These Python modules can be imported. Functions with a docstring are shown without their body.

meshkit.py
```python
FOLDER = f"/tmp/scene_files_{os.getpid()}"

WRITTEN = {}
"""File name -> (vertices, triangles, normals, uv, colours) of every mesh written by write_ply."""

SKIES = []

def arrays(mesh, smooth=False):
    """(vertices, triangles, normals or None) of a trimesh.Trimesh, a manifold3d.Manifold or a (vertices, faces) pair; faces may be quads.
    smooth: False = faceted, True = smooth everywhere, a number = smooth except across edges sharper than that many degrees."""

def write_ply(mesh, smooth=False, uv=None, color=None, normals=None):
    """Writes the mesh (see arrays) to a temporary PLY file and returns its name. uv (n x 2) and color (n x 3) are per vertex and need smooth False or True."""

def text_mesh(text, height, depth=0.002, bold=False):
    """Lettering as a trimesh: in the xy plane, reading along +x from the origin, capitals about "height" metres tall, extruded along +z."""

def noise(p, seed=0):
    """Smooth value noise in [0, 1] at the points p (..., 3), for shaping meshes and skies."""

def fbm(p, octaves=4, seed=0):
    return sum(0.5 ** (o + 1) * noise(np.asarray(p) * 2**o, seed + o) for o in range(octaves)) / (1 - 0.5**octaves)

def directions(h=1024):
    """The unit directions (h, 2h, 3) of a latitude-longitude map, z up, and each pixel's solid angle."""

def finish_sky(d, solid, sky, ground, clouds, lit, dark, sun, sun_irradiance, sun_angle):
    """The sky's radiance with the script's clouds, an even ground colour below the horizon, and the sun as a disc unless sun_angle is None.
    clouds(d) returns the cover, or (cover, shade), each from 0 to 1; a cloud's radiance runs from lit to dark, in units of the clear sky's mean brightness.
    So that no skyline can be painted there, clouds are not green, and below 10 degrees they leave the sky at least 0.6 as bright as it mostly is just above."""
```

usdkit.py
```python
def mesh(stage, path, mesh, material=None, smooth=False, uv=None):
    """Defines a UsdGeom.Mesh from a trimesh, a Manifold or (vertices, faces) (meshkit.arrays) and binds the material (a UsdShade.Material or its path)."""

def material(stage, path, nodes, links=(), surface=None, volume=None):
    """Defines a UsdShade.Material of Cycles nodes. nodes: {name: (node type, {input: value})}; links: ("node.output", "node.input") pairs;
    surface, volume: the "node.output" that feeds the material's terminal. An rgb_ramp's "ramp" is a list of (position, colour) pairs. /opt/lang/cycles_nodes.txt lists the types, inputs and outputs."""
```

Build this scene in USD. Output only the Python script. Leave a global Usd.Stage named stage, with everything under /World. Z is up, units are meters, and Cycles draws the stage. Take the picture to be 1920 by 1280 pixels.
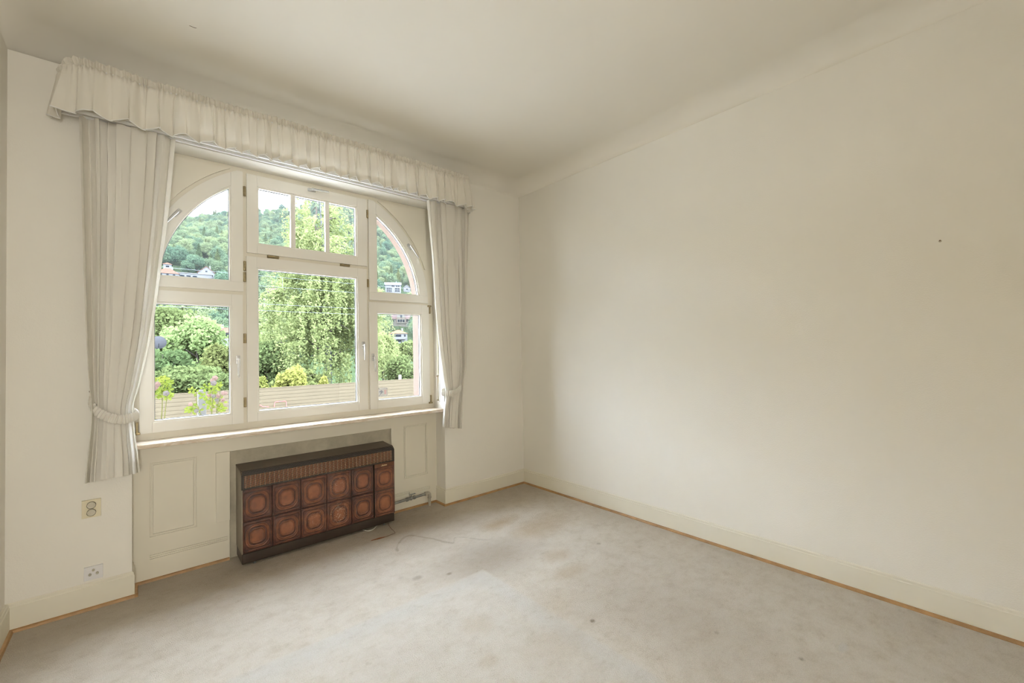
import math, random
import numpy as np, trimesh, usdkit, meshkit
import manifold3d as m3
from shapely.geometry import Polygon, box as sbox, LineString
from shapely.ops import unary_union
from pxr import Usd, UsdGeom, UsdLux, UsdShade, Gf, Sdf, Vt

stage = Usd.Stage.CreateInMemory()
UsdGeom.SetStageUpAxis(stage, 'Z'); UsdGeom.SetStageMetersPerUnit(stage, 1.0)
UsdGeom.Xform.Define(stage, '/World'); UsdGeom.Scope.Define(stage, '/World/Looks')

# ------------------------------------------------------------------ camera, sky, exposure
CAM_POS = (-3.253481, -3.581733, 1.475087)
YAW, PITCH, ROLL = math.radians(40.913722), math.radians(1.191085), math.radians(-1.086876)
FOCAL = 15.15342
EXPOSURE = 0.0
SKY = 9.2
HALL = 33.0                   # added fill light behind the camera, shining through an added doorway
HALL_COLOR = (1.0, 0.97, 0.91)
SKY_COLOR = (0.87, 0.97, 1.17)

cam = UsdGeom.Camera.Define(stage, '/World/camera')
cy_, sy_, cp_, sp_ = math.cos(YAW), math.sin(YAW), math.cos(PITCH), math.sin(PITCH)
fwd = np.array([sy_ * cp_, cy_ * cp_, sp_]); rgt = np.array([cy_, -sy_, 0.0]); upv = np.cross(rgt, fwd)
r2 = math.cos(ROLL) * rgt + math.sin(ROLL) * upv; u2 = -math.sin(ROLL) * rgt + math.cos(ROLL) * upv
cam.AddTransformOp().Set(Gf.Matrix4d(*[float(x) for x in (*r2, 0, *u2, 0, *(-fwd), 0, *CAM_POS, 1)]))
cam.CreateFocalLengthAttr(FOCAL); cam.CreateHorizontalApertureAttr(36.0); cam.CreateVerticalApertureAttr(24.0)
cam.CreateClippingRangeAttr(Gf.Vec2f(0.05, 5000.0)); cam.CreateExposureAttr(EXPOSURE)

dome = UsdLux.DomeLight.Define(stage, '/World/sky')
dome.CreateIntensityAttr(SKY); dome.CreateColorAttr(Gf.Vec3f(*SKY_COLOR))

if HALL:
    hall = UsdLux.RectLight.Define(stage, '/World/hall_lamp')  # added area light that fills the room from behind the camera
    hall.CreateWidthAttr(0.6); hall.CreateHeightAttr(1.5); hall.CreateIntensityAttr(HALL); hall.CreateColorAttr(Gf.Vec3f(*HALL_COLOR))
    hall.AddTranslateOp().Set(Gf.Vec3d(-3.46, -5.8, 1.60)); hall.AddRotateXYZOp().Set(Gf.Vec3f(74, 0, -20))

# ------------------------------------------------------------------ helpers
used = {}
ORIGIN = {}                     # things whose parts are given in world coordinates
def path_for(parent, name):
    base = parent.rstrip('/') + '/' + name
    n = used.get(base, -1) + 1
    used[base] = n
    return base if n == 0 else '%s_%03d' % (base, n)

def tag(prim, label=None, cat=None, group=None, kind=None):
    p = prim.GetPrim() if hasattr(prim, 'GetPrim') else prim
    for k, v in (('label', label), ('category', cat), ('group', group), ('kind', kind)):
        if v: p.SetCustomDataByKey(k, v)
    return p

def thing(name, label, cat, loc=(0, 0, 0), rotz=0.0, group=None, kind=None, world=True):
    x = UsdGeom.Xform.Define(stage, path_for('/World', name))
    x.AddTranslateOp().Set(Gf.Vec3d(*map(float, loc)))
    if rotz: x.AddRotateZOp().Set(float(rotz))
    tag(x, label, cat, group, kind)
    if world and tuple(loc) != (0, 0, 0): ORIGIN[str(x.GetPath())] = np.array(loc, float)
    return x

def group_part(parent, name, label=None, loc=None):
    x = UsdGeom.Xform.Define(stage, path_for(str(parent.GetPath()), name))
    if loc is not None: x.AddTranslateOp().Set(Gf.Vec3d(*map(float, loc)))
    tag(x, label)
    return x

def obj(name, mesh, mat, parent=None, smooth=30, label=None, cat=None, group=None, kind=None, colors=None):
    pp = '/World' if parent is None else str(parent.GetPath())
    o = ORIGIN.get('/'.join(pp.split('/')[:3]))
    if o is not None:
        mesh = cat_([mesh]); mesh.apply_translation(-o)
    p = usdkit.mesh(stage, path_for(pp, name), mesh, mat, smooth=smooth)
    tag(p, label, cat, group, kind)
    if colors is not None:
        UsdGeom.PrimvarsAPI(p).CreatePrimvar('tone', Sdf.ValueTypeNames.Color3fArray, 'vertex').Set(Vt.Vec3fArray.FromNumpy(np.asarray(colors, np.float32)))
    return p

def dup(src, loc, rotz=0.0, label=None, group=None, scale=None):
    was = src.GetPrim().GetCustomData()
    x = UsdGeom.Xform.Define(stage, path_for('/World', str(src.GetPath()).rsplit('/', 1)[1]))
    x.GetPrim().GetReferences().AddInternalReference(src.GetPath())
    x.ClearXformOpOrder()
    for op in ('xformOp:translate', 'xformOp:rotateZ', 'xformOp:scale'):
        pass
    ops = []
    x.GetPrim().CreateAttribute('xformOp:translate', Sdf.ValueTypeNames.Double3).Set(Gf.Vec3d(*map(float, loc))); ops.append('xformOp:translate')
    x.GetPrim().CreateAttribute('xformOp:rotateZ', Sdf.ValueTypeNames.Float).Set(float(rotz)); ops.append('xformOp:rotateZ')
    if scale is not None:
        x.GetPrim().CreateAttribute('xformOp:scale', Sdf.ValueTypeNames.Float3).Set(Gf.Vec3f(*map(float, scale))); ops.append('xformOp:scale')
    x.GetPrim().CreateAttribute('xformOpOrder', Sdf.ValueTypeNames.TokenArray, False, Sdf.VariabilityUniform).Set(Vt.TokenArray(ops))
    x.GetPrim().SetInstanceable(True)
    tag(x, label or was['label'], was['category'], group or was.get('group'))
    return x

def bx(x0, x1, y0, y1, z0, z1):
    m = trimesh.creation.box((abs(x1 - x0), abs(y1 - y0), abs(z1 - z0)))
    m.apply_translation(((x0 + x1) / 2, (y0 + y1) / 2, (z0 + z1) / 2))
    return m

def rbox(x0, x1, y0, y1, z0, z1, r=0.003, seg=8):
    """a box with rounded edges: the hull of eight spheres"""
    s = m3.Manifold.sphere(r, seg)
    pts = [s.translate((x, y, z)) for x in (x0 + r, x1 - r) for y in (y0 + r, y1 - r) for z in (z0 + r, z1 - r)]
    return m3.Manifold.batch_hull(pts)

def cat_(ms):
    out = []
    for m in ms:
        if hasattr(m, 'to_mesh') and not isinstance(m, trimesh.Trimesh):
            q = m.to_mesh(); m = trimesh.Trimesh(q.vert_properties[:, :3], q.tri_verts, process=False)
        elif isinstance(m, tuple):
            f = np.asarray(m[1])
            if f.shape[1] == 4: f = np.vstack([f[:, [0, 1, 2]], f[:, [0, 2, 3]]])
            m = trimesh.Trimesh(np.asarray(m[0], float), f, process=False)
        out.append(m)
    return trimesh.util.concatenate(out)

def ext_y(poly, y0, y1):
    """extrudes a polygon drawn in (x, z) from y0 to y1"""
    ms = []
    for g in getattr(poly, 'geoms', [poly]):
        if g.area < 1e-9: continue
        m = trimesh.creation.extrude_polygon(g, y1 - y0, engine='earcut')
        v = m.vertices.copy(); m.vertices = np.c_[v[:, 0], y0 + v[:, 2], v[:, 1]]; m.invert()
        ms.append(m)
    return trimesh.util.concatenate(ms)

def ext_z(poly, z0, z1):
    m = trimesh.creation.extrude_polygon(poly, z1 - z0, engine='earcut'); m.apply_translation((0, 0, z0))
    return m

def tube(pts, r, n=10, caps=True, closed=False):
    """a round tube along a polyline; r is one radius or one for each point"""
    pts = np.asarray(pts, float); k = len(pts); r = np.broadcast_to(np.asarray(r, float), (k,))
    d = np.gradient(pts, axis=0) if not closed else np.roll(pts, -1, 0) - np.roll(pts, 1, 0)
    d /= np.maximum(np.linalg.norm(d, axis=1, keepdims=True), 1e-12)
    a = np.array([0, 0, 1.0]) if abs(d[0][2]) < 0.9 else np.array([1.0, 0, 0])
    vs = []
    for i in range(k):
        a = a - d[i] * (a @ d[i]); a /= np.linalg.norm(a); b = np.cross(d[i], a)
        t = np.arange(n) * 2 * np.pi / n
        vs.append(pts[i] + r[i] * (np.cos(t)[:, None] * a + np.sin(t)[:, None] * b))
    v = np.vstack(vs); f = []
    for i in range(k if closed else k - 1):
        j = (i + 1) % k
        for s in range(n):
            q = (s + 1) % n
            f += [(i * n + s, i * n + q, j * n + q), (i * n + s, j * n + q, j * n + s)]
    if caps and not closed:
        v = np.vstack([v, pts[0], pts[-1]]); c0, c1 = len(v) - 2, len(v) - 1
        for s in range(n):
            q = (s + 1) % n
            f += [(c0, q, s), (c1, (k - 1) * n + s, (k - 1) * n + q)]
    return trimesh.Trimesh(v, np.array(f), process=False)

def bez(pts, n=12):
    """a smooth curve (Catmull-Rom) through the points"""
    p = np.asarray(pts, float); p = np.vstack([2 * p[0] - p[1], p, 2 * p[-1] - p[-2]]); out = []
    for i in range(1, len(p) - 2):
        for t in np.linspace(0, 1, n, endpoint=False):
            out.append(0.5 * (2 * p[i] + (p[i + 1] - p[i - 1]) * t + (2 * p[i - 1] - 5 * p[i] + 4 * p[i + 1] - p[i + 2]) * t * t + (3 * p[i] - p[i - 1] - 3 * p[i + 1] + p[i + 2]) * t ** 3))
    return np.vstack([out, p[-2]])

def lathe(profile, axis='y', n=28, at=(0, 0, 0)):
    """turns (radius, height) about an axis"""
    m = trimesh.creation.revolve(np.asarray(profile, float), sections=n)
    v = m.vertices.copy()
    if axis == 'y': m.vertices = np.c_[v[:, 0], v[:, 2], -v[:, 1]]
    elif axis == 'x': m.vertices = np.c_[v[:, 2], v[:, 1], -v[:, 0]]
    m.apply_translation(at)
    return m

def grid_faces(nu, nv, wrap=False):
    f = []
    i, j = np.meshgrid(np.arange(nu - 1), np.arange(nv - 1), indexing='ij')
    a = (i * nv + j).ravel(); b = a + nv; c = b + 1; d = a + 1
    return np.vstack([np.c_[a, b, c], np.c_[a, c, d]])

# ------------------------------------------------------------------ materials
M = {}
def mat(name, nodes, links, surface='p.BSDF', volume=None):
    M[name] = usdkit.material(stage, '/World/Looks/' + name, nodes, links, surface=surface, volume=volume)
    return M[name]

def paint(name, color, rough=0.5, bump=None, spec=0.5, var=0.0, var_scale=3.0, bev=0.0, metallic=0.0, dark=None, coat=0.0):
    """a principled surface with slight tone variation, fine relief and softened edges"""
    nodes = {'p': ('principled_bsdf', {'base_color': color, 'roughness': rough, 'specular_ior_level': spec, 'metallic': metallic, 'coat_weight': coat}),
             'g': ('texture_coordinate', {})}
    links = []
    if var:
        d = dark or tuple(c * (1 - var) for c in color)
        nodes['n'] = ('noise_texture', {'scale': var_scale, 'detail': 5, 'roughness': 0.6})
        nodes['r'] = ('rgb_ramp', {'ramp': [(0.3, d), (0.7, color)]})
        links += [('g.object', 'n.vector'), ('n.fac', 'r.fac'), ('r.color', 'p.base_color')]
    nrm = None
    if bev:
        nodes['bv'] = ('bevel', {'samples': 4, 'radius': bev}); nrm = 'bv.bevel'
    if bump:
        sc, st, dist = bump
        nodes['bn'] = ('noise_texture', {'scale': sc, 'detail': 3, 'roughness': 0.6})
        nodes['b'] = ('bump', {'strength': st, 'distance': dist})
        links += [('g.object', 'bn.vector'), ('bn.fac', 'b.height')]
        if nrm: links.append((nrm, 'b.normal'))
        nrm = 'b.normal'
    if nrm: links.append((nrm, 'p.normal'))
    return mat(name, nodes, links)

WALL = (0.875, 0.835, 0.745)
CREAM = (0.82, 0.765, 0.63)
paint('wall_paper', WALL, 0.92, bump=(130, 0.30, 0.003), var=0.03, var_scale=1.3, spec=0.0)
paint('ceiling_paint', (0.83, 0.785, 0.685), 0.95, var=0.02, var_scale=0.8, spec=0.2)
paint('cream_paint', CREAM, 0.42, var=0.05, var_scale=2.0, bev=0.0025, spec=0.4)
paint('baseboard_paint', (0.82, 0.77, 0.635), 0.5, var=0.05, var_scale=2.5, spec=0.3)
paint('window_paint', (0.87, 0.83, 0.74), 0.34, bev=0.002, spec=0.5)
paint('white_bead', (0.86, 0.85, 0.82), 0.35)
paint('grey_seal', (0.24, 0.25, 0.26), 0.6)
paint('oak_strip', (0.46, 0.26, 0.10), 0.45, var=0.35, var_scale=14)
paint('aluminium', (0.66, 0.65, 0.62), 0.30, metallic=0.6)
paint('frame_paint', (0.81, 0.75, 0.62), 0.36, bev=0.002, spec=0.4)
paint('brass', (0.42, 0.34, 0.19), 0.38, metallic=0.8, var=0.3, var_scale=60)
paint('galvanised', (0.40, 0.41, 0.38), 0.42, metallic=0.7, var=0.35, var_scale=25)
paint('old_pipe_paint', (0.55, 0.50, 0.40), 0.5, var=0.3, var_scale=18)
paint('socket_ivory', (0.74, 0.66, 0.46), 0.4, bev=0.002)
paint('socket_white', (0.78, 0.76, 0.74), 0.4, bev=0.0015)
paint('socket_grey', (0.56, 0.51, 0.39), 0.5)
paint('black_hole', (0.02, 0.02, 0.02), 0.6)
paint('heater_brown', (0.105, 0.072, 0.048), 0.36, var=0.35, var_scale=5, bev=0.002)
paint('heater_side', (0.30, 0.255, 0.185), 0.45, var=0.25, var_scale=4, bev=0.002)
paint('heater_base', (0.040, 0.026, 0.018), 0.38, var=0.3, var_scale=6)
paint('grille_dark', (0.050, 0.040, 0.032), 0.42)
paint('copper', (0.85, 0.36, 0.13), 0.5, metallic=0.0, var=0.25, var_scale=9)
paint('copper_light', (0.95, 0.62, 0.36), 0.5)
paint('gold_letters', (0.85, 0.66, 0.36), 0.35, metallic=0.4)
paint('nail_rust', (0.16, 0.08, 0.05), 0.6)
paint('white_cable', (0.60, 0.56, 0.48), 0.5)
paint('splinter', (0.30, 0.12, 0.05), 0.6)
paint('niche_board', (0.60, 0.55, 0.42), 0.7, var=0.32, var_scale=4.5, dark=(0.36, 0.32, 0.24), spec=0.3)
paint('pink_stucco', (0.155, 0.112, 0.089), 0.9, bump=(160, 0.5, 0.004), spec=0.0)
paint('pink_tile', (0.06, 0.04, 0.032), 0.8, spec=0.0)

paint('dark_wallpaper', (0.30, 0.255, 0.20), 0.9)  # unseen back wall kept dark to cut light bounced onto the right wall
# travertine sill: pale top, honey veins
mat('travertine', {
    'g': ('texture_coordinate', {}), 'm': ('mapping', {'scale': (2.2, 9, 14)}),
    'n': ('noise_texture', {'scale': 3.0, 'detail': 8, 'roughness': 0.65, 'distortion': 1.2}),
    'r': ('rgb_ramp', {'ramp': [(0.25, (0.50, 0.37, 0.24)), (0.45, (0.68, 0.56, 0.42)), (0.60, (0.80, 0.73, 0.63)), (0.8, (0.86, 0.81, 0.74))]}),
    'p': ('principled_bsdf', {'roughness': 0.22})},
    [('g.object', 'm.vector'), ('m.vector', 'n.vector'), ('n.fac', 'r.fac'), ('r.color', 'p.base_color')])

# curtain cloth: thin, lets daylight through
def cloth(name, color, trans, weave):
    mat(name, {
        'g': ('texture_coordinate', {}),
        'm': ('mapping', {'scale': (1, 1, 0.12)}), 'n': ('noise_texture', {'scale': weave, 'detail': 2}),
        'b': ('bump', {'strength': 0.25, 'distance': 0.002}),
        'd': ('diffuse_bsdf', {'color': color}), 't': ('translucent_bsdf', {'color': color}), 'x': ('mix_closure', {'fac': trans})},
        [('g.object', 'm.vector'), ('m.vector', 'n.vector'), ('n.fac', 'b.height'), ('b.normal', 'd.normal'), ('d.BSDF', 'x.closure1'), ('t.BSDF', 'x.closure2')], surface='x.closure')
cloth('curtain_cloth', (0.88, 0.835, 0.745), 0.17, 260)
cloth('valance_cloth', (0.865, 0.815, 0.715), 0.20, 240)
cloth('hem_cord', (0.95, 0.93, 0.88), 0.25, 300)

# window pane
mat('pane_glass', {'lw': ('layer_weight', {'blend': 0.5}), 'pw': ('math', {'math_type': 'power', 'value2': 5.0}), 'fr': ('math', {'math_type': 'multiply_add', 'value2': 0.90, 'value3': 0.035}),
    't': ('transparent_bsdf', {'color': (0.97, 0.985, 0.98)}), 'g': ('glossy_bsdf', {'color': (0.7, 0.7, 0.7), 'roughness': 0.0}), 'x': ('mix_closure', {})},
    [('lw.facing', 'pw.value1'), ('pw.value', 'fr.value1'), ('fr.value', 'x.fac'), ('t.BSDF', 'x.closure1'), ('g.BSDF', 'x.closure2')], surface='x.closure')

# heater tile: brown glaze, rust-orange in the middle of each tile (primvar tone)
mat('heater_tile', {
    'a': ('attribute', {'attribute': 'tone'}), 's': ('separate_color', {}), 'g': ('texture_coordinate', {}),
    'n': ('noise_texture', {'scale': 22, 'detail': 4, 'roughness': 0.6}), 'k': ('math', {'math_type': 'multiply_add', 'value2': 0.5, 'value3': -0.25}), 'q': ('math', {'math_type': 'add'}),
    'r': ('rgb_ramp', {'ramp': [(0.0, (0.034, 0.015, 0.011)), (0.28, (0.100, 0.037, 0.024)), (0.60, (0.215, 0.076, 0.036)), (1.0, (0.33, 0.130, 0.058))]}),
    'w': ('mix_color', {'b': (0.50, 0.38, 0.28)}),
    'p': ('principled_bsdf', {'roughness': 0.27, 'specular_ior_level': 0.6})},
    [('a.color', 's.color'), ('g.object', 'n.vector'), ('n.fac', 'k.value1'), ('k.value', 'q.value1'), ('s.r', 'q.value2'), ('q.value', 'r.fac'), ('r.color', 'w.a'), ('s.g', 'w.fac'), ('w.result', 'p.base_color')])

# carpet: cream loop pile; dirt, yellow stains and clean patches as wear of their own shape (primvar tone)
mat('carpet', {
    'a': ('attribute', {'attribute': 'tone'}), 's': ('separate_color', {}), 'g': ('texture_coordinate', {}),
    'sm': ('mapping', {'scale': (6.0, 8.5, 1.0)}), 'sn': ('noise_texture', {'scale': 1.7, 'detail': 11, 'roughness': 0.80, 'distortion': 0.15}), 'sr': ('rgb_ramp', {'ramp': [(0.30, (0.83, 0.80, 0.75)), (0.45, (0.965, 0.955, 0.94)), (0.60, (1, 1, 1))]}), 'mu2': ('mix_color', {'blend_type': 'multiply', 'fac': 1.0}),
    'n1': ('noise_texture', {'scale': 9, 'detail': 8, 'roughness': 0.7}), 'n2': ('noise_texture', {'scale': 170, 'detail': 3, 'roughness': 0.7}),
    'r1': ('rgb_ramp', {'ramp': [(0.30, (0.690, 0.612, 0.500)), (0.52, (0.765, 0.692, 0.585)), (0.72, (0.790, 0.725, 0.625))]}),
    'r2': ('rgb_ramp', {'ramp': [(0.28, (0.90, 0.89, 0.88)), (0.58, (1.0, 1.0, 1.0))]}),
    'mu': ('mix_color', {'blend_type': 'multiply', 'fac': 1.0}),
    'dn': ('math', {'math_type': 'multiply_add', 'value2': 1.4, 'value3': -0.70}), 'da': ('math', {'math_type': 'multiply', 'use_clamp': True}), 'd1': ('math', {'math_type': 'add', 'use_clamp': True}),
    'md': ('mix_color', {'b': (0.26, 0.20, 0.13)}), 'my': ('mix_color', {'b': (0.50, 0.36, 0.19)}), 'mw': ('mix_color', {'b': (0.730, 0.685, 0.610)}),
    'bn': ('bump', {'strength': 1.0, 'distance': 0.008}),
    'p': ('principled_bsdf', {'roughness': 0.95, 'specular_ior_level': 0.0})},
    [('a.color', 's.color'), ('g.object', 'n1.vector'), ('g.object', 'n2.vector'), ('n1.fac', 'r1.fac'), ('n2.fac', 'r2.fac'),
     ('s.b', 'mw.fac'), ('r1.color', 'mw.a'), ('mw.result', 'md.a'),
     ('n1.fac', 'dn.value1'), ('dn.value', 'da.value1'), ('s.r', 'da.value2'), ('da.value', 'd1.value1'), ('s.r', 'd1.value2'), ('d1.value', 'md.fac'),
     ('md.result', 'my.a'), ('s.g', 'my.fac'), ('my.result', 'mu.a'), ('r2.color', 'mu.b'), ('g.object', 'sm.vector'), ('sm.vector', 'sn.vector'), ('sn.fac', 'sr.fac'), ('mu.result', 'mu2.a'), ('sr.color', 'mu2.b'), ('mu2.result', 'p.base_color'), ('n2.fac', 'bn.height'), ('bn.normal', 'p.normal')])

def leaf(name, c0, c1, trans=0.4):
    """foliage: tone varies from leaf to leaf and from tree to tree"""
    mat(name, {
        'i': ('geometry', {}), 'o': ('object_info', {}), 'a': ('math', {'math_type': 'multiply', 'value2': 0.55}), 'b': ('math', {'math_type': 'multiply_add', 'value2': 0.45}),
        'r': ('rgb_ramp', {'ramp': [(0.0, c0), (1.0, c1)]}),
        'd': ('diffuse_bsdf', {}), 't': ('translucent_bsdf', {}), 'x': ('mix_closure', {'fac': trans})},
        [('i.random_per_island', 'a.value1'), ('o.random', 'b.value1'), ('a.value', 'b.value3'), ('b.value', 'r.fac'), ('r.color', 'd.color'), ('r.color', 't.color'), ('d.BSDF', 'x.closure1'), ('t.BSDF', 'x.closure2')], surface='x.closure')
# ================================================================== THE ROOM
X0, X1 = -3.802, 0.0            # left and right wall
YB = -5.40                      # wall behind the camera
YW = 0.012                      # plaster face of the window wall
OX0, OX1, OZ1 = -3.285, -1.020, 2.90   # window bay in that wall
ZC, CR = 3.34, 0.14             # ceiling and its cove
YF = 0.20                       # face of the fixed window frame

# floor: one carpet with its wear
nx, ny = 420, 590
gx = np.linspace(X0 - 0.02, 0.02, nx); gy = np.linspace(YB - 0.02, 0.22, ny)
PX, PY = np.meshgrid(gx, gy, indexing='ij')
P3 = np.stack([PX, PY, 0 * PX], -1)
fb = lambda s, seed, o=4: meshkit.fbm(P3 * s + 7.3, o, seed)
wob = lambda s, seed, a: (fb(s, seed) - 0.5) * a
ss = lambda a, b, x: np.clip((x - a) / (b - a), 0, 1) ** 2 * (3 - 2 * np.clip((x - a) / (b - a), 0, 1))
dirt = 0.40 * ss(-0.85, 0.05, PY + wob(1.6, 3, 1.0)) * (0.55 + 0.9 * fb(2.2, 5))          # soiled band below the window wall
dirt += 0.16 * ss(-0.5, 0.0, PX + wob(2.0, 8, 0.6)) * fb(1.5, 11)                         # and along the right wall
def blob(cx, cy, rx, ry, seed, edge=0.35, amp=0.9):
    d = np.hypot((PX - cx) / rx, (PY - cy) / ry) + wob(3.0, seed, amp)
    return 1 - ss(1 - edge, 1 + edge, d)
dirt += 0.30 * blob(-1.33, -1.16, 0.30, 0.22, 21, 0.8) + 0.20 * blob(-1.42, -1.03, 0.42, 0.2, 22, 0.8)
dirt += 0.08 * blob(-2.05, -0.55, 0.75, 0.40, 23, 0.7) + 0.05 * blob(-2.6, -0.9, 0.7, 0.3, 24, 0.8)
dirt += 0.16 * blob(-2.15, -0.12, 0.75, 0.16, 25, 0.6)                                     # below the heater
dirt += 0.12 * blob(-0.95, -2.05, 0.42, 0.5, 26, 0.8) + 0.12 * blob(-1.1, -2.6, 0.25, 0.6, 27, 0.8)
for (cx, cy, r, a) in ((-1.876, -1.003, 0.026, 0.30), (-1.694, -1.10, 0.018, 0.42), (-1.393, -2.058, 0.012, 0.9), (-1.0, -2.55, 0.012, 0.3), (-0.62, -1.5, 0.014, 0.35), (-1.95, -0.93, 0.015, 0.15), (-2.1, -0.86, 0.015, 0.12), (-0.9, -2.9, 0.012, 0.6)):
    dirt += a * blob(cx, cy, r, r * 0.8, int(abs(cx * 97)), 0.6, 1.5)
wl = bez([(-1.80, -0.56), (-1.74, -0.45), (-1.61, -0.37), (-1.515, -0.52), (-1.429, -0.72), (-1.36, -0.66), (-1.303, -0.70), (-1.186, -0.87), (-1.05, -0.80)], 8)  # dried edge of a water stain
dmin = np.full(PX.shape, 9.0)
for i in range(len(wl) - 1):
    a, b = wl[i], wl[i + 1]; ab = b - a
    t = np.clip(((PX - a[0]) * ab[0] + (PY - a[1]) * ab[1]) / max(ab @ ab, 1e-9), 0, 1)
    dmin = np.minimum(dmin, np.hypot(PX - a[0] - t * ab[0], PY - a[1] - t * ab[1]))
dirt += 0.30 * np.exp(-((dmin + wob(14, 31, 0.05)) / 0.009) ** 2) * ss(0.35, 0.6, fb(3.0, 61)) + 0.10 * blob(-1.62, -0.62, 0.22, 0.16, 62, 0.6)
yellow = 0.58 * blob(-0.886, -0.68, 0.16, 0.07, 41, 0.9, 2.2) + 0.45 * blob(-0.70, -0.97, 0.24, 0.13, 42, 0.9, 2.2) + 0.30 * blob(-0.988, -1.41, 0.11, 0.08, 43, 0.6) + 0.30 * blob(-1.093, -1.63, 0.12, 0.07, 44, 0.6)
yellow += 0.14 * blob(-1.427, -1.80, 0.13, 0.12, 45, 0.7) + 0.16 * blob(-1.879, -1.66, 0.09, 0.09, 46, 0.5) + 0.16 * blob(-1.658, -2.05, 0.14, 0.10, 47, 0.7) + 0.2 * blob(-1.99, -1.91, 0.05, 0.04, 48, 0.5) + 0.10 * ss(-1.4, -0.3, PY) * fb(2.5, 49)
rug = ss(-0.012, 0.012, np.minimum(-1.500 + 0.01 * fb(6, 51) - PX, -1.215 + 0.01 * fb(6, 52) - PY))       # where a rug used to lie
rim = np.exp(-((np.minimum(-1.50 - PX, -1.215 - PY) - 0.06) / 0.07) ** 2)
clean = np.clip(rug * (0.36 + 0.52 * rim) * (0.75 + 0.5 * fb(2.0, 53)) + 0.22 * blob(-1.0, -1.0, 0.5, 0.4, 54, 0.8) + 0.3 * blob(-0.05, -3.03, 0.03, 0.05, 55) + 0.85 * blob(-0.665, -3.01, 0.045, 0.018, 56, 0.4, 0.2), 0, 1)
dirt = np.clip(dirt * (1 - 0.65 * rug), 0, 0.85)
tone = np.stack([dirt, np.clip(yellow, 0, 0.8), clean], -1).reshape(-1, 3)
V = np.stack([PX, PY, 0 * PX], -1).reshape(-1, 3)
obj('floor', (V, grid_faces(nx, ny)), M['carpet'], smooth=False, colors=tone, kind='structure', label='stained cream carpet with a cleaner rectangle where a rug lay', cat='floor')

# ceiling with its coves along all four walls (one shell)
def cove_ring(inset, z):
    return [(X0 + inset, YB + inset, z), (X1 - inset, YB + inset, z), (X1 - inset, YW - inset, z), (X0 + inset, YW - inset, z)]
rings = [cove_ring(CR * (1 - math.cos(t)), ZC - CR + CR * math.sin(t)) for t in np.linspace(0, math.pi / 2, 13)]
cv = np.array(rings).reshape(-1, 3); cf = []
for k in range(len(rings) - 1):
    for s in range(4):
        a, b = k * 4 + s, k * 4 + (s + 1) % 4
        cf += [(a, b + 4, b), (a, a + 4, b + 4)]
n0 = (len(rings) - 1) * 4
cf += [(n0, n0 + 2, n0 + 1), (n0, n0 + 3, n0 + 2)]
cove_shell = trimesh.Trimesh(cv, np.array(cf), process=False)
slab = bx(X0 - 0.3, X1 + 0.3, YB - 0.3, 0.55, ZC + 0.005, ZC + 0.25)
ceil = obj('ceiling', cat_([cove_shell, slab]), M['ceiling_paint'], smooth=40, kind='structure', label='plain cream plaster ceiling with softly coved edges', cat='ceiling')
obj('hair_crack', tube(bez([(-3.036, -0.604, ZC - 0.0005), (-3.028, -0.606, ZC - 0.001), (-3.015, -0.604, ZC - 0.001), (-3.004, -0.608, ZC - 0.0005)], 6), 0.0012, 5), M['nail_rust'], ceil)

ZT = ZC - CR + 0.02
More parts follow.
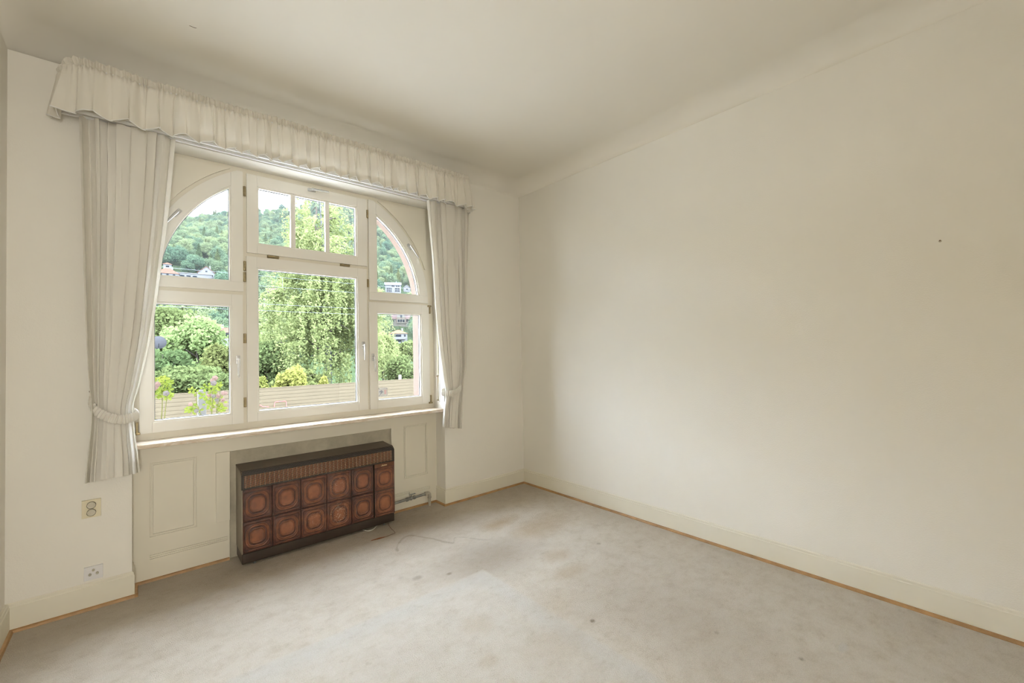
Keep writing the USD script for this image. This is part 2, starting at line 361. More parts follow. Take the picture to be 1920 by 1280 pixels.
# walls
obj('wall_right', bx(0.0, 0.25, YB - 0.2, 0.55, -0.02, ZC + 0.02), M['wall_paper'], kind='structure', label='long bare cream wall to the right of the window wall', cat='wall')
obj('wall_left', bx(X0 - 0.25, X0, YB - 0.2, 0.55, -0.02, ZC + 0.02), M['wall_paper'], kind='structure', label='cream side wall left of the window, almost edge-on', cat='wall')
def ring_poly(x0, x1, z0, z1, holes):
    p = sbox(x0, z0, x1, z1)
    for h in holes: p = p.difference(h)
    return p
bay = sbox(OX0, -0.05, OX1, OZ1)
wf = group_part(type('R', (), {'GetPath': lambda s: '/World'})(), 'wall_front')
tag(wf, 'cream window wall with a deep bay around the arched window', 'wall', kind='structure')
obj('inner_wall', ext_y(ring_poly(X0 - 0.2, X1 + 0.2, -0.05, ZC + 0.02, [bay]), YW, YF + 0.07), M['wall_paper'], wf)
# outer masonry: arched opening in pink stucco
ACL, ACR, AZ, AR = -2.222, -2.108, 1.956, 1.022
arch = [(ACL - AR, 0.90), (ACL - AR, AZ)] + [(ACL - AR * math.cos(t), AZ + AR * math.sin(t)) for t in np.linspace(0, math.pi / 2, 25)[1:]] + \
       [(ACR + AR * math.sin(t), AZ + AR * math.cos(t)) for t in np.linspace(0, math.pi / 2, 25)] + [(ACR + AR, 0.90)]
opening = Polygon(arch).intersection(sbox(-9, -9, 9, 2.94))
obj('outer_wall', ext_y(ring_poly(X0 - 3, X1 + 4, -1.7, 5.5, [opening]), YF + 0.075, 0.50), M['pink_stucco'], wf, label='pink stucco outer face with arched opening')
obj('drip_tile', bx(-3.4, -0.95, 0.29, 0.54, 0.85, 0.902), M['pink_tile'], wf)
bdo = sbox(-3.76, 0.0, -3.16, 2.36)  # opening added to let the fill light through
obj('wall_back', ext_y(ring_poly(X0 - 0.2, X1 + 0.2, -0.05, ZC + 0.02, [bdo]), YB - 0.2, YB), M['dark_wallpaper'], kind='structure', label='unseen back wall darkened to cut bounced light, with added opening', cat='wall')
hl_ = thing('door_1', 'added doorway behind the camera that lets in the fill light', 'doorway', kind='structure')
obj('frame', ext_y(bdo.difference(sbox(-3.72, 0.0, -3.20, 2.32)), YB - 0.2, YB + 0.01), M['cream_paint'], hl_)
obj('hall_walls', cat_([bx(-4.0, -2.9, YB - 1.6, YB - 1.5, -0.05, 2.6), bx(-4.0, -3.9, YB - 1.6, YB - 0.2, -0.05, 2.6), bx(-3.0, -2.9, YB - 1.6, YB - 0.2, -0.05, 2.6), bx(-4.0, -2.9, YB - 1.6, YB - 0.2, 2.5, 2.6), bx(-4.0, -2.9, YB - 1.6, YB - 0.2, -0.1, -0.02)]), M['wall_paper'], hl_)  # added enclosure around the fill light

# baseboards: painted board with a stepped top, oak quarter strip on the carpet
def board_profile(L, h=0.155, t=0.012):
    """profile in (d, z), d away from the wall face; extruded along L"""
    return [(0, 0.0), (t, 0.0), (t, h - 0.022), (t - 0.004, h - 0.018), (t - 0.004, h - 0.006), (t - 0.009, h), (0, h)]
def run_board(a, b, n, h=0.155, t=0.012, prof=None):
    a, b, n = np.array(a, float), np.array(b, float), np.array(n, float)
    pr = prof or board_profile(0, h, t); k = len(pr)
    v = [(*(e + n * d), z) for e in (a, b) for d, z in pr]
    f = []
    for i in range(k):
        j = (i + 1) % k; f += [(i, j, k + j), (i, k + j, k + i)]
    for i in range(1, k - 1): f += [(0, i + 1, i), (k, k + i, k + i + 1)]
    m = trimesh.Trimesh(np.array(v), np.array(f), process=False); m.fix_normals()
    return m
strip_prof = [(0, 0), (0.016, 0), (0.015, 0.006), (0.011, 0.0125), (0.004, 0.0155), (0, 0.016)]
bf = thing('baseboard_front', 'cream baseboard and oak strip along the window wall', 'baseboard', kind='structure')
BF = YW - 0.012 + 0.0
obj('board', run_board((X0, YW), (OX0 + 0.004, YW), (0, -1)), M['baseboard_paint'], bf, smooth=False)
obj('board', run_board((OX1 - 0.004, YW), (X1, YW), (0, -1)), M['baseboard_paint'], bf, smooth=False)
obj('board', run_board((OX1 , YW - 0.011), (OX1, 0.17), (-1, 0)), M['baseboard_paint'], bf, smooth=False)
obj('board', run_board((OX0, YW - 0.011), (OX0, 0.17), (1, 0)), M['baseboard_paint'], bf, smooth=False)
obj('oak_strip', run_board((X0, 0), (OX0 + 0.028, 0), (0, -1), prof=strip_prof), M['oak_strip'], bf)
obj('oak_strip', run_board((OX1 - 0.028, 0), (X1, 0), (0, -1), prof=strip_prof), M['oak_strip'], bf)
obj('oak_strip', run_board((OX1 - 0.012, -0.016), (OX1 - 0.012, 0.17), (-1, 0), prof=strip_prof), M['oak_strip'], bf)
obj('oak_strip', run_board((OX0 + 0.012, -0.016), (OX0 + 0.012, 0.17), (1, 0), prof=strip_prof), M['oak_strip'], bf)
obj('oak_strip', run_board((OX0 + 0.012, 0.170), (-2.756, 0.170), (0, -1), prof=strip_prof), M['oak_strip'], bf)
obj('oak_strip', run_board((-1.497, 0.170), (OX1 - 0.012, 0.170), (0, -1), prof=strip_prof), M['oak_strip'], bf)
br = thing('baseboard_right', 'long cream baseboard and oak strip along the right wall', 'baseboard', kind='structure')
obj('board', run_board((0, YB), (0, YW), (-1, 0)), M['baseboard_paint'], br, smooth=False)
obj('oak_strip', run_board((-0.012, YB), (-0.012, YW), (-1, 0), prof=strip_prof), M['oak_strip'], br)
bl = thing('baseboard_left', 'cream baseboard end of the left wall at the photo edge', 'baseboard', kind='structure')
obj('board', run_board((X0, YB), (X0, YW - 0.012), (1, 0), t=0.020), M['baseboard_paint'], bl, smooth=False)
obj('oak_strip', run_board((X0 + 0.02, YB), (X0 + 0.02, YW - 0.012), (1, 0), prof=strip_prof), M['oak_strip'], bl)

# panelling under the window
pn = thing('trim_1', 'cream painted panelling with grooves between floor and window sill', 'panelling', kind='structure')
panel_face = ring_poly(OX0, OX1, 0.0, 0.90, [sbox(-2.754, -0.01, -1.495, 0.778)])
grooves = []
def rect_groove(x0, z0, x1, z1, w=0.006):
    return sbox(x0, z0, x1, z1).difference(sbox(x0 + w, z0 + w, x1 - w, z1 - w))
gr = [rect_groove(-3.199, 0.288, -2.948, 0.777, 0.007), rect_groove(-3.184, 0.303, -2.963, 0.762, 0.0035), rect_groove(-1.374, 0.291, -1.126, 0.785, 0.007), rect_groove(-1.359, 0.306, -1.141, 0.770, 0.0035)]
for z in (0.169, 0.157, 0.145):
    gr += [sbox(-3.198, z - 0.0022, -2.768, z + 0.0022), sbox(-1.480, z - 0.0022, -1.10, z + 0.0022)]
gp = unary_union(gr)
obj('panel_board', ext_y(panel_face.difference(gp), 0.170, 0.178), M['cream_paint'], pn, smooth=False)
obj('panel_ground', ext_y(panel_face, 0.1755, 0.186), M['cream_paint'], pn, smooth=False)
obj('cover_board', rbox(-2.836, -2.752, 0.160, 0.171, 0.284, 0.780, 0.002), M['cream_paint'], pn, label='narrow upright board beside the heater niche')
obj('niche_board', bx(-2.80, -1.45, 0.190, 0.205, -0.02, 0.82), M['niche_board'], pn, label='sooty backing board behind the heater')

# ------------------------------------------------------------------ the window
win = thing('window_1', 'cream six-part window with arched upper corners and green view', 'window', kind='structure')
def arc(cx, cz, r, a0, a1, n=28):
    return [(cx + r * math.cos(a), cz + r * math.sin(a)) for a in np.linspace(a0, a1, n)]
def arch_poly(side, r, xin, zbot, ztop=None):
    """quarter arch: inner upright at xin, curve round the arch centre"""
    c = ACL if side < 0 else ACR
    pts = [(c + side * r * math.cos(t), AZ + r * math.sin(t)) for t in np.linspace(0, math.pi / 2, 60)]
    big = Polygon(pts + [(c, AZ)] + [(c, zbot), (c + side * r, zbot)]).buffer(0)
    lim = sbox(min(xin, c + side * 2), zbot, max(xin, c + side * 2), ztop or 9)
    core = sbox(min(c, c + side * r), zbot, max(c, c + side * r), AZ)
    return unary_union([Polygon(pts + [(c, AZ)]).buffer(0), core]).buffer(1e-6).intersection(lim)
S_FACE, S_BACK = 0.185, 0.234
sashes = {
    'LL': (sbox(-3.250, 0.970, -2.660, 1.931), [sbox(-3.174, 1.049, -2.742, 1.841)]),
    'LU': (arch_poly(-1, 1.026, -2.656, 1.957, 2.868), [arch_poly(-1, 0.930, -2.742, 2.036)]),
    'CL': (sbox(-2.635, 0.974, -1.701, 2.230), [sbox(-2.556, 1.050, -1.795, 2.138)]),
    'CU': (sbox(-2.631, 2.257, -1.694, 2.862), [sbox(-2.551, 2.340, -2.324, 2.768), sbox(-2.288, 2.340, -2.055, 2.768), sbox(-2.020, 2.340, -1.795, 2.768)]),
    'RL': (sbox(-1.684, 0.970, -1.074, 1.938), [sbox(-1.603, 1.048, -1.167, 1.839)]),
    'RU': (arch_poly(1, 1.026, -1.680, 1.957, 2.868), [arch_poly(1, 0.926, -1.600, 2.036)]),
}
opening_all = unary_union([s[0].buffer(-0.014) for s in sashes.values()])
obj('fixed_frame', ext_y(sbox(OX0, 0.925, OX1, 2.90).difference(opening_all), YF, 0.272), M['frame_paint'], win, smooth=False)
for side in (-1, 1):
    c = ACL if side < 0 else ACR
    hole = Polygon([(c + 1.052 * math.cos(t), AZ + 1.052 * math.sin(t)) for t in np.linspace(0, 2 * math.pi, 180)])
    zone = sbox(-3.262, 2.29, -2.70, 2.874) if side < 0 else sbox(-1.64, 2.29, -1.092, 2.874)
    obj('spandrel_board', ext_y(zone.difference(hole), 0.188, YF + 0.001), M['frame_paint'], win, smooth=False)
labels = {'LL': 'lower left sash', 'LU': 'upper left arched sash', 'CL': 'large middle sash', 'CU': 'top middle transom sash with two muntins', 'RL': 'lower right sash', 'RU': 'upper right arched sash'}
def sash_members(key, outer, glass):
    """uprights, rails and the curved head of one sash; the joints between them stay open by a hair"""
    g = 0.0006
    gx0, gz0, gx1, gz1 = unary_union(glass).bounds
    ox0, oz0, ox1, oz1 = outer.bounds
    b = 0.010
    frame = outer.difference(unary_union(glass).convex_hull.buffer(b, join_style=2) if key not in ('LU', 'RU') else glass[0].buffer(b, join_style=2))
    out = []
    if key in ('LU', 'RU'):
        bot = frame.intersection(sbox(ox0, oz0, ox1, gz0 - b - 0 + 0.0)); up = frame.intersection(sbox(ox0, gz0 - b + g, ox1, oz1))
        if key == 'LU': stile = up.intersection(sbox(gx1 + b, oz0, ox1, oz1)); head = up.intersection(sbox(ox0, oz0, gx1 + b - g, oz1))
        else: stile = up.intersection(sbox(ox0, oz0, gx0 - b, oz1)); head = up.intersection(sbox(gx0 - b + g, oz0, ox1, oz1))
        out = [('rail', bot), ('stile', stile), ('curved_head', head)]
    else:
        out = [('stile', frame.intersection(sbox(ox0, oz0, gx0 - b - g, oz1))), ('stile', frame.intersection(sbox(gx1 + b + g, oz0, ox1, oz1))),
               ('rail', frame.intersection(sbox(gx0 - b, oz0, gx1 + b, gz0 - b))), ('rail', frame.intersection(sbox(gx0 - b, gz1 + b, gx1 + b, oz1)))]
    return out
def lever_handle(p, ang, length=0.125):
    """window handle: oval rose, neck and a flat lever; ang turns it in the sash plane (0 = lever down)"""
    rose = rbox(-0.014, 0.014, -0.009, 0.0, -0.032, 0.032, 0.004, 10)
    neck = m3.Manifold.cylinder(0.034, 0.0095, 0.0085, 20).rotate((90, 0, 0))
    lev = m3.Manifold.batch_hull([m3.Manifold.sphere(0.0088, 12).translate((0, -0.036, 0.004)), m3.Manifold.sphere(0.0075, 12).translate((0.0, -0.040, -length * 0.5)), m3.Manifold.sphere(0.0070, 12).translate((0, -0.037, -length))])
    m = (rose + neck + lev).rotate((0, ang, 0)).translate(p)
    return m
handles = {'LL': ((-2.694, S_FACE, 1.444), 0), 'CL': ((-1.742, S_FACE, 1.546), 0), 'RL': ((-1.654, S_FACE, 1.438), -4),
           'CU': ((-2.165, S_FACE, 2.838), -92), 'LU': ((-3.050, S_FACE, 2.476), 36), 'RU': ((-1.278, S_FACE, 2.492), -38)}
for key, (outer, glass) in sashes.items():
    s = group_part(win, 'sash', labels[key])
    for nm, poly in sash_members(key, outer, glass):
        if nm in ('stile', 'rail', 'curved_head') and not poly.is_empty: obj(nm, ext_y(poly, S_FACE, S_BACK), M['window_paint'], s, smooth=False)
    gu = unary_union(glass)
    hull = glass[0] if key in ('LU', 'RU') else gu.convex_hull
    obj('glazing_bead', ext_y(hull.buffer(0.0105, join_style=2).difference(hull.buffer(-0.001, join_style=2)), S_FACE + 0.010, 0.228), M['window_paint'], s, smooth=False)
    obj('glazing_seal', ext_y(hull.buffer(0.0, join_style=2).difference(hull.buffer(-0.005, join_style=2)), 0.2215, 0.226), M['grey_seal'], s, smooth=False)
    if key == 'CU':
        for x0, x1 in ((-2.324, -2.288), (-2.055, -2.020)):
            obj('muntin', rbox(x0, x1, S_FACE + 0.006, S_BACK - 0.008, 2.331, 2.777, 0.004), M['window_paint'], s)
    for gpoly in glass:
        obj('pane', ext_y(gpoly.buffer(0.004, join_style=2), 0.226, 0.230), M['pane_glass'], s, smooth=False)
    p, a = handles[key]
    obj('handle', lever_handle(p, a), M['aluminium'], s, label='silver lever handle')
def barrel_hinge(x, z, horizontal=False, L=0.072):
    prof = [(0, 0), (0.004, 0), (0.0075, 0.004), (0.0075, L * 0.32), (0.0062, L * 0.34), (0.0075, L * 0.36), (0.0075, L * 0.64), (0.0062, L * 0.66), (0.0075, L * 0.68), (0.0075, L - 0.004), (0.004, L), (0, L)]
    m = lathe(prof, 'z', 16); m.apply_translation((0, 0, -L / 2))
    if horizontal:
        v = m.vertices.copy(); m.vertices = np.c_[v[:, 2], v[:, 1], -v[:, 0]]
    m.apply_translation((x, S_FACE - 0.004, z))
    leafp = bx(x - (L / 2 if horizontal else 0.010), x + (L / 2 if horizontal else 0.010), S_FACE - 0.001, S_FACE + 0.012, z - (0.010 if horizontal else L / 2), z + (0.010 if horizontal else L / 2))
    return cat_([m, leafp])
for x, z in ((-2.646, 2.722), (-2.647, 2.152), (-2.648, 2.068), (-2.648, 1.604), (-2.650, 1.124), (-1.690, 2.733), (-1.692, 2.106)):
    obj('hinge', barrel_hinge(x, z), M['brass'], win, label='brass barrel hinge')
for x in (-2.454, -1.895):
    obj('hinge', barrel_hinge(x, 2.244, True, 0.082), M['brass'], win, label='brass barrel hinge lying level')
for x, z, d in ((-3.262, 0.975, 1), (-1.066, 0.975, 1), (-1.066, 1.930, -1)):
    c = cat_([rbox(x - 0.007, x + 0.007, S_FACE - 0.010, S_FACE + 0.016, min(z, z + d * 0.075), max(z, z + d * 0.075), 0.003), rbox(x - 0.024, x + 0.016, S_FACE - 0.012, S_FACE + 0.010, z - 0.008, z + 0.008, 0.003)])
    obj('corner_hinge', c, M['brass'], win, label='dull brass corner hinge cover')
obj('sill', cat_([rbox(OX0, OX1 + 0.001, -0.004, YF + 0.03, 0.899, 0.925, 0.003)]), M['travertine'], win, label='pale travertine window sill with honey-coloured veins')
# ================================================================== CURTAINS
rng = np.random.default_rng(7)
def edge_curve(pts):
    """x over z from measured points, smoothed"""
    pts = sorted(pts); z = np.array([a for a, _ in pts]); x = np.array([b for _, b in pts])
    from scipy.interpolate import PchipInterpolator
    f = PchipInterpolator(z, x)
    return lambda q: f(np.clip(q, z[0], z[-1]))
def curtain_sheet(left, right, ztop, zbl, zbr, y_of, amp_of, n, seed, z0=None, dy=0.0, nu=300, nv=150):
    r = np.random.default_rng(seed)
    L, R = edge_curve(left), edge_curve(right)
    u = np.linspace(0, 1, nu); t = np.linspace(0, 1, nv)
    w = np.cumsum(r.uniform(0.7, 1.3, n)); w = np.concatenate([[0], w / w[-1]])
    from scipy.interpolate import PchipInterpolator
    ph = PchipInterpolator(w, np.arange(n + 1))(u) * 2 * np.pi
    av = np.interp(u, np.linspace(0, 1, n * 2 + 1), r.uniform(0.6, 1.15, n * 2 + 1))
    U, Tt = np.meshgrid(u, t, indexing='ij')
    zb = zbl + (zbr - zbl) * U + 0.006 * np.sin(ph)[:, None]
    if z0 is not None: zt = zb + z0
    else: zt = ztop
    Z = zt + (zb - zt) * Tt
    zl = Z
    xl, xr = L(zl), R(zl)
    drift = 0.35 * np.sin(2.1 * Z + 3 * U + seed)
    s = np.sin(ph[:, None] + drift)
    sq = 0.75 * np.tanh(1.1 * s) / np.tanh(1.1) + 0.25 * np.sin(2.3 * ph[:, None] + 1.3 * seed + drift)
    lean = 0.30 / n * np.sin(2 * (ph[:, None] + drift))
    X = xl + (xr - xl) * np.clip(U + lean * np.minimum(U, 1 - U) * 6, 0, 1)
    A = amp_of(Z)
    Y = y_of(Z) - A * av[:, None] * sq + dy + 0.004 * np.sin(19 * U + 7 * Z)
    return np.stack([X, Y, Z], -1).reshape(-1, 3), grid_faces(nu, nv)

LC_L = [(2.90, -3.517), (2.627, -3.510), (1.697, -3.487), (1.295, -3.469), (1.171, -3.460), (1.079, -3.464), (0.95, -3.474), (0.745, -3.490)]
LC_R = [(2.90, -3.069), (2.78, -3.078), (2.463, -3.102), (2.047, -3.143), (1.64, -3.190), (1.312, -3.248), (1.158, -3.278), (1.054, -3.273), (0.90, -3.258), (0.745, -3.246)]
RC_L = [(2.90, -1.219), (2.517, -1.196), (2.269, -1.178), (1.772, -1.150), (1.271, -1.102), (1.06, -1.062), (0.944, -1.076), (0.75, -1.088)]
RC_R = [(2.90, -0.750), (2.315, -0.775), (1.783, -0.793), (1.362, -0.820), (1.13, -0.860), (1.026, -0.865), (0.72, -0.884)]
def y_fall(zt):
    return lambda Z: -0.066 - 0.022 * np.exp(-((Z - zt - 0.12) / 0.25) ** 2) + 0.006 * ss(zt, 0.7, Z)
def amp(zt):
    return lambda Z: 0.037 - 0.014 * np.exp(-((Z - zt) / 0.16) ** 2)
for side, (l, r, zt, zb0, zb1, n, sd, lab) in {'L': (LC_L, LC_R, 1.14, 0.752, 0.770, 7, 12, 'white curtain tied back at the left side of the window'), 'R': (RC_L, RC_R, 1.09, 0.768, 0.728, 7, 29, 'white curtain tied back at the right side of the window')}.items():
    xc = (l[0][1] + r[0][1]) / 2
    c = thing('curtain', lab, 'curtain', (xc, -0.06, 0.75), group=None)
    obj('drape', curtain_sheet(l, r, 2.890, zb0, zb1, y_fall(zt), amp(zt), n, sd), M['curtain_cloth'], c, smooth=True)
    obj('hem', curtain_sheet(l, r, 2.890, zb0 + 0.002, zb1 + 0.002, y_fall(zt), amp(zt), n, sd, z0=0.075, dy=0.0035, nv=8), M['curtain_cloth'], c, smooth=True)

# valance: one gathered frill that runs round three sides of the rail
base = np.array([(-3.600, -0.012), (-3.575, -0.10), (-3.552, -0.165), (-3.520, -0.195), (-3.46, -0.2)]), np.array([(-0.90, -0.2), (-0.84, -0.192), (-0.815, -0.16), (-0.800, -0.10), (-0.790, -0.012)])
line = np.vstack([base[0], np.c_[np.linspace(-3.40, -0.96, 80), np.full(80, -0.2)], base[1]])
seg = np.concatenate([[0], np.cumsum(np.linalg.norm(np.diff(line, axis=0), axis=1))]); TOT = seg[-1]
nu = 1500
s = np.linspace(0, TOT, nu); bxx, byy = np.interp(s, seg, line[:, 0]), np.interp(s, seg, line[:, 1])
k = 25; ker = np.ones(k) / k
sm = lambda a: np.convolve(np.pad(a, k // 2, mode='edge'), ker, 'valid')
bxx, byy = sm(bxx), sm(byy)
tx, ty = np.gradient(bxx), np.gradient(byy); ln = np.hypot(tx, ty); nxx, nyy = ty / ln, -tx / ln        # outward (towards the room)
r = np.random.default_rng(3)
def wander(nw, lo, hi):
    w = np.cumsum(r.uniform(lo, hi, nw)); w = np.concatenate([[0], w / w[-1]]) * TOT
    return np.interp(s, w, np.arange(nw + 1)) * 2 * np.pi
gather, fold, fold2 = wander(118, 0.6, 1.4), wander(31, 0.45, 1.7), wander(64, 0.5, 1.6)
av = np.interp(s, np.linspace(0, TOT, 63), r.uniform(0.45, 1.25, 63))
sag = np.interp(s, np.linspace(0, TOT, 24), r.uniform(-0.008, 0.006, 24))
def frill(t0, t1, nv, off=0.0):
    t = np.linspace(t0, t1, nv); rows = []
    for q in t:                                   # 0 top edge, 1 hem
        g = np.exp(-((q - 0.10) / 0.10) ** 2) + 0.55 * np.exp(-((q) / 0.05) ** 2)
        a = ((0.0085 * g - 0.0055 * np.exp(-(q / 0.03) ** 2)) * np.sin(gather) + 0.004 * np.exp(-q / 0.35) * np.sin(gather)) + q ** 0.7 * av * (0.031 * np.tanh(1.3 * np.sin(fold)) + 0.009 * np.sin(fold2)) - 0.014 * np.exp(-((q - 0.115) / 0.03) ** 2)
        a = a + 0.030 * q + off
        lat = 0.016 * q * av * np.sin(2 * fold)
        z = 3.168 + 0.004 * np.sin(gather * 0.5) * (q < 0.05) + sag * (1 - q) + (2.856 + 0.011 * np.sin(fold + 0.6) + 0.5 * sag - (3.168)) * q
        rows.append(np.stack([bxx + nxx * a + tx / ln * lat, np.minimum(byy + nyy * a, -0.004), z], -1))
    return np.stack(rows, 1)
va = thing('valance', 'long white gathered valance frill above the window', 'valance', (-2.18, -0.1, 2.84))
hd = frill(0.0, 0.115, 8); sk = frill(0.115, 1.0, 44)
obj('header', (hd.reshape(-1, 3), grid_faces(nu, 8)), M['valance_cloth'], va, smooth=True)
obj('skirt', (sk.reshape(-1, 3), grid_faces(nu, 44)), M['valance_cloth'], va, smooth=True)
obj('hem_band', (frill(0.86, 0.995, 8, -0.003).reshape(-1, 3), grid_faces(nu, 8)), M['valance_cloth'], va, smooth=True)
obj('hem_cord', tube(sk[::2, -1], 0.0030, 6), M['hem_cord'], va)
# the rail behind it
rl = thing('curtain_rail', 'slim white double curtain rail showing left of the left curtain', 'curtain rail', (-2.16, -0.06, 2.86))
for y, z in ((-0.030, 2.903), (-0.095, 2.903)):
    obj('track', rbox(-3.612, -0.745, y - 0.010, y + 0.010, z - 0.009, z + 0.009, 0.003), M['white_bead'], rl)
obj('valance_board', cat_([bx(-3.50, -0.87, -0.178, -0.170, 3.10, 3.16), bx(-3.50, -3.492, -0.175, 0.0115, 3.10, 3.16), bx(-0.878, -0.87, -0.175, 0.0115, 3.10, 3.16)]), M['white_bead'], rl)
for x in (-3.56, -3.30, -0.98, -0.78):
    obj('bracket', bx(x - 0.012, x + 0.012, -0.108, 0.0115, 2.912, 2.922), M['white_bead'], rl)
# tiebacks and their hooks
def tie_band(path, n, seed):
    c = bez(path, 22); c = c[:-1]; k = len(c); m = 14
    d = np.roll(c, -1, 0) - np.roll(c, 1, 0); d /= np.linalg.norm(d, axis=1, keepdims=True)
    ctr = c.mean(0); rr = np.random.default_rng(seed); ph = np.cumsum(rr.uniform(0.7, 1.3, k)); ph = ph / ph[-1] * 2 * np.pi * n
    vs = []
    for i in range(k):
        up = np.array([0, 0, 1.0]); up -= d[i] * (up @ d[i]); up /= max(np.linalg.norm(up), 1e-6); out = np.cross(d[i], up)
        taper = min(1.0, 0.35 + 8 * min(i, k - i) / k)
        h = 0.027 * taper * (1 + 0.10 * math.sin(ph[i])); w = 0.0085 * taper * (1 + 0.55 * math.sin(ph[i]))
        t = np.arange(m) * 2 * np.pi / m
        vs.append(c[i] + h * np.sin(t)[:, None] * up + w * np.cos(t)[:, None] * out)
    v = np.vstack(vs); f = []
    for i in range(k):
        j = (i + 1) % k
        for q in range(m):
            e = (q + 1) % m; f += [(i * m + q, i * m + e, j * m + e), (i * m + q, j * m + e, j * m + q)]
    tm = trimesh.Trimesh(v, np.array(f), process=False); tm.fix_normals(); return tm
TL = [(-3.467, -0.022, 1.262), (-3.463, -0.055, 1.215), (-3.437, -0.100, 1.168), (-3.392, -0.128, 1.133), (-3.338, -0.140, 1.112), (-3.288, -0.122, 1.116), (-3.262, -0.072, 1.124), (-3.285, -0.020, 1.140), (-3.36, -0.008, 1.175), (-3.43, -0.010, 1.225), (-3.467, -0.022, 1.262)]
TR = [(-0.862, -0.022, 1.178), (-0.880, -0.060, 1.148), (-0.915, -0.108, 1.118), (-0.972, -0.132, 1.096), (-1.028, -0.134, 1.082), (-1.070, -0.105, 1.082), (-1.082, -0.060, 1.088), (-1.060, -0.022, 1.096), (-1.00, -0.010, 1.110), (-0.92, -0.010, 1.145), (-0.862, -0.022, 1.178)]
for path, hook, lab, hl in ((TL, (-3.467, YW, 1.278), 'ruffled white tieback around the left curtain', 'small brown wall hook that holds the left tieback'), (TR, (-0.862, YW, 1.192), 'ruffled white tieback around the right curtain', 'small brown wall hook that holds the right tieback')):
    t = thing('curtain_tieback', lab, 'tieback', path[4])
    obj('ruffle', tie_band(path, 34, 5), M['curtain_cloth'], t, smooth=True)
    h = np.array(hook)
    obj('cord_loop', tube(bez([h + (0, -0.026, -0.004), h + (0.003, -0.024, -0.012), np.array(path[0]) + (0.002, 0, 0.004)], 6), 0.0018, 6), M['hem_cord'], t)
    k = thing('curtain_hook', hl, 'hook', hook)
    obj('screw', tube([h, h + (0, -0.022, 0)], 0.0026, 8), M['nail_rust'], k)
    obj('knob', m3.Manifold.sphere(0.0085, 18).scale((1, 0.8, 1)).translate(tuple(h + (0, -0.026, 0.002))), M['nail_rust'], k)

# ================================================================== GAS HEATER
HX0, HX1, HY0, HY1 = -2.711, -1.573, -0.045, 0.184
paint('heater_rust', (0.150, 0.056, 0.028), 0.3, var=0.3, var_scale=12)
he = thing('gas_heater', 'dark brown gas wall heater with embossed rust-brown tiles', 'heater', ((HX0 + HX1) / 2, 0.07, 0.0))
obj('body', bx(HX0 + 0.004, HX1 - 0.004, -0.028, HY1, 0.085, 0.600), M['heater_base'], he)
obj('plinth', rbox(HX0 + 0.001, HX1 - 0.001, HY0 + 0.006, HY1 - 0.01, 0.017, 0.086, 0.004), M['heater_base'], he)
def yz_prism(poly, x0, x1):
    m = trimesh.creation.extrude_polygon(Polygon(poly), x1 - x0, engine='earcut'); v = m.vertices.copy()
    m.vertices = np.c_[x0 + v[:, 2], v[:, 0], v[:, 1]]; m.fix_normals(); return m
side_out = [(HY1, 0.087), (HY0 + 0.004, 0.087), (HY0 + 0.004, 0.632), (-0.020, 0.655), (HY1, 0.668)]
obj('side_panel', yz_prism(side_out, HX0, HX0 + 0.006), M['heater_side'], he, label='pale olive enamel side panel')
obj('side_panel', yz_prism(side_out, HX1 - 0.006, HX1), M['heater_side'], he, label='pale olive enamel side panel')
obj('top_plate', yz_prism([(HY1, 0.664), (-0.008, 0.650), (-0.010, 0.660), (HY1, 0.674)], HX0 - 0.002, HX1 + 0.002), M['heater_brown'], he)
# warm-air grille over the copper-coloured fins
gz0, gz1 = 0.540, 0.636
gf = [bx(HX0, HX1, HY0 - 0.002, HY0 + 0.014, 0.534, 0.541), bx(HX0, HX1, HY0 - 0.002, HY0 + 0.010, 0.629, 0.637), bx(HX0, HX0 + 0.015, HY0 - 0.002, HY0 + 0.014, 0.536, 0.636), bx(HX1 - 0.015, HX1, HY0 - 0.002, HY0 + 0.014, 0.536, 0.636)]
obj('grille_frame', cat_(gf), M['grille_dark'], he, smooth=False)
obj('heat_plate', bx(HX0 + 0.006, HX1 - 0.006, -0.029, -0.024, 0.535, 0.634), M['copper'], he, label='copper-coloured plate behind the grille')
nf = 37
for i in range(nf):
    x = HX0 + 0.026 + (HX1 - HX0 - 0.052) * i / (nf - 1)
    obj('fin', bx(x - 0.0022, x + 0.0022, HY0 + 0.001, -0.028, 0.540, 0.631), M['copper_light'], he, smooth=False)
for i in range(13):
    z = 0.5445 + i * 0.0071
    obj('grille_bar', bx(HX0 + 0.012, HX1 - 0.012, HY0 - 0.001, HY0 + 0.003, z - 0.0017, z + 0.0017), M['grille_dark'], he, smooth=False)
for i in range(4):
    t = i / 3
    y0, z0 = -0.038 + 0.026 * t, 0.639 + 0.013 * t
    obj('top_bar', bx(HX0 + 0.004, HX1 - 0.004, y0 - 0.0035, y0 + 0.0035, z0 - 0.002, z0 + 0.004), M['grille_dark'], he, smooth=False)
for i in range(nf):
    x = HX0 + 0.026 + (HX1 - HX0 - 0.052) * i / (nf - 1)
    obj('top_rib', yz_prism([(-0.040, 0.634), (-0.040, 0.639), (-0.008, 0.656), (-0.008, 0.648)], x - 0.002, x + 0.002), M['grille_dark'], he, smooth=False)
obj('end_cap', yz_prism([(HY0 - 0.002, 0.534), (HY0 - 0.002, 0.637), (-0.020, 0.660), (0.012, 0.666), (0.012, 0.650), (-0.03, 0.62), (-0.03, 0.534)], HX0 - 0.002, HX0 + 0.002), M['heater_brown'], he)
obj('end_cap', yz_prism([(HY0 - 0.002, 0.534), (HY0 - 0.002, 0.637), (-0.020, 0.660), (0.012, 0.666), (0.012, 0.650), (-0.03, 0.62), (-0.03, 0.534)], HX1 - 0.002, HX1 + 0.002), M['heater_brown'], he)
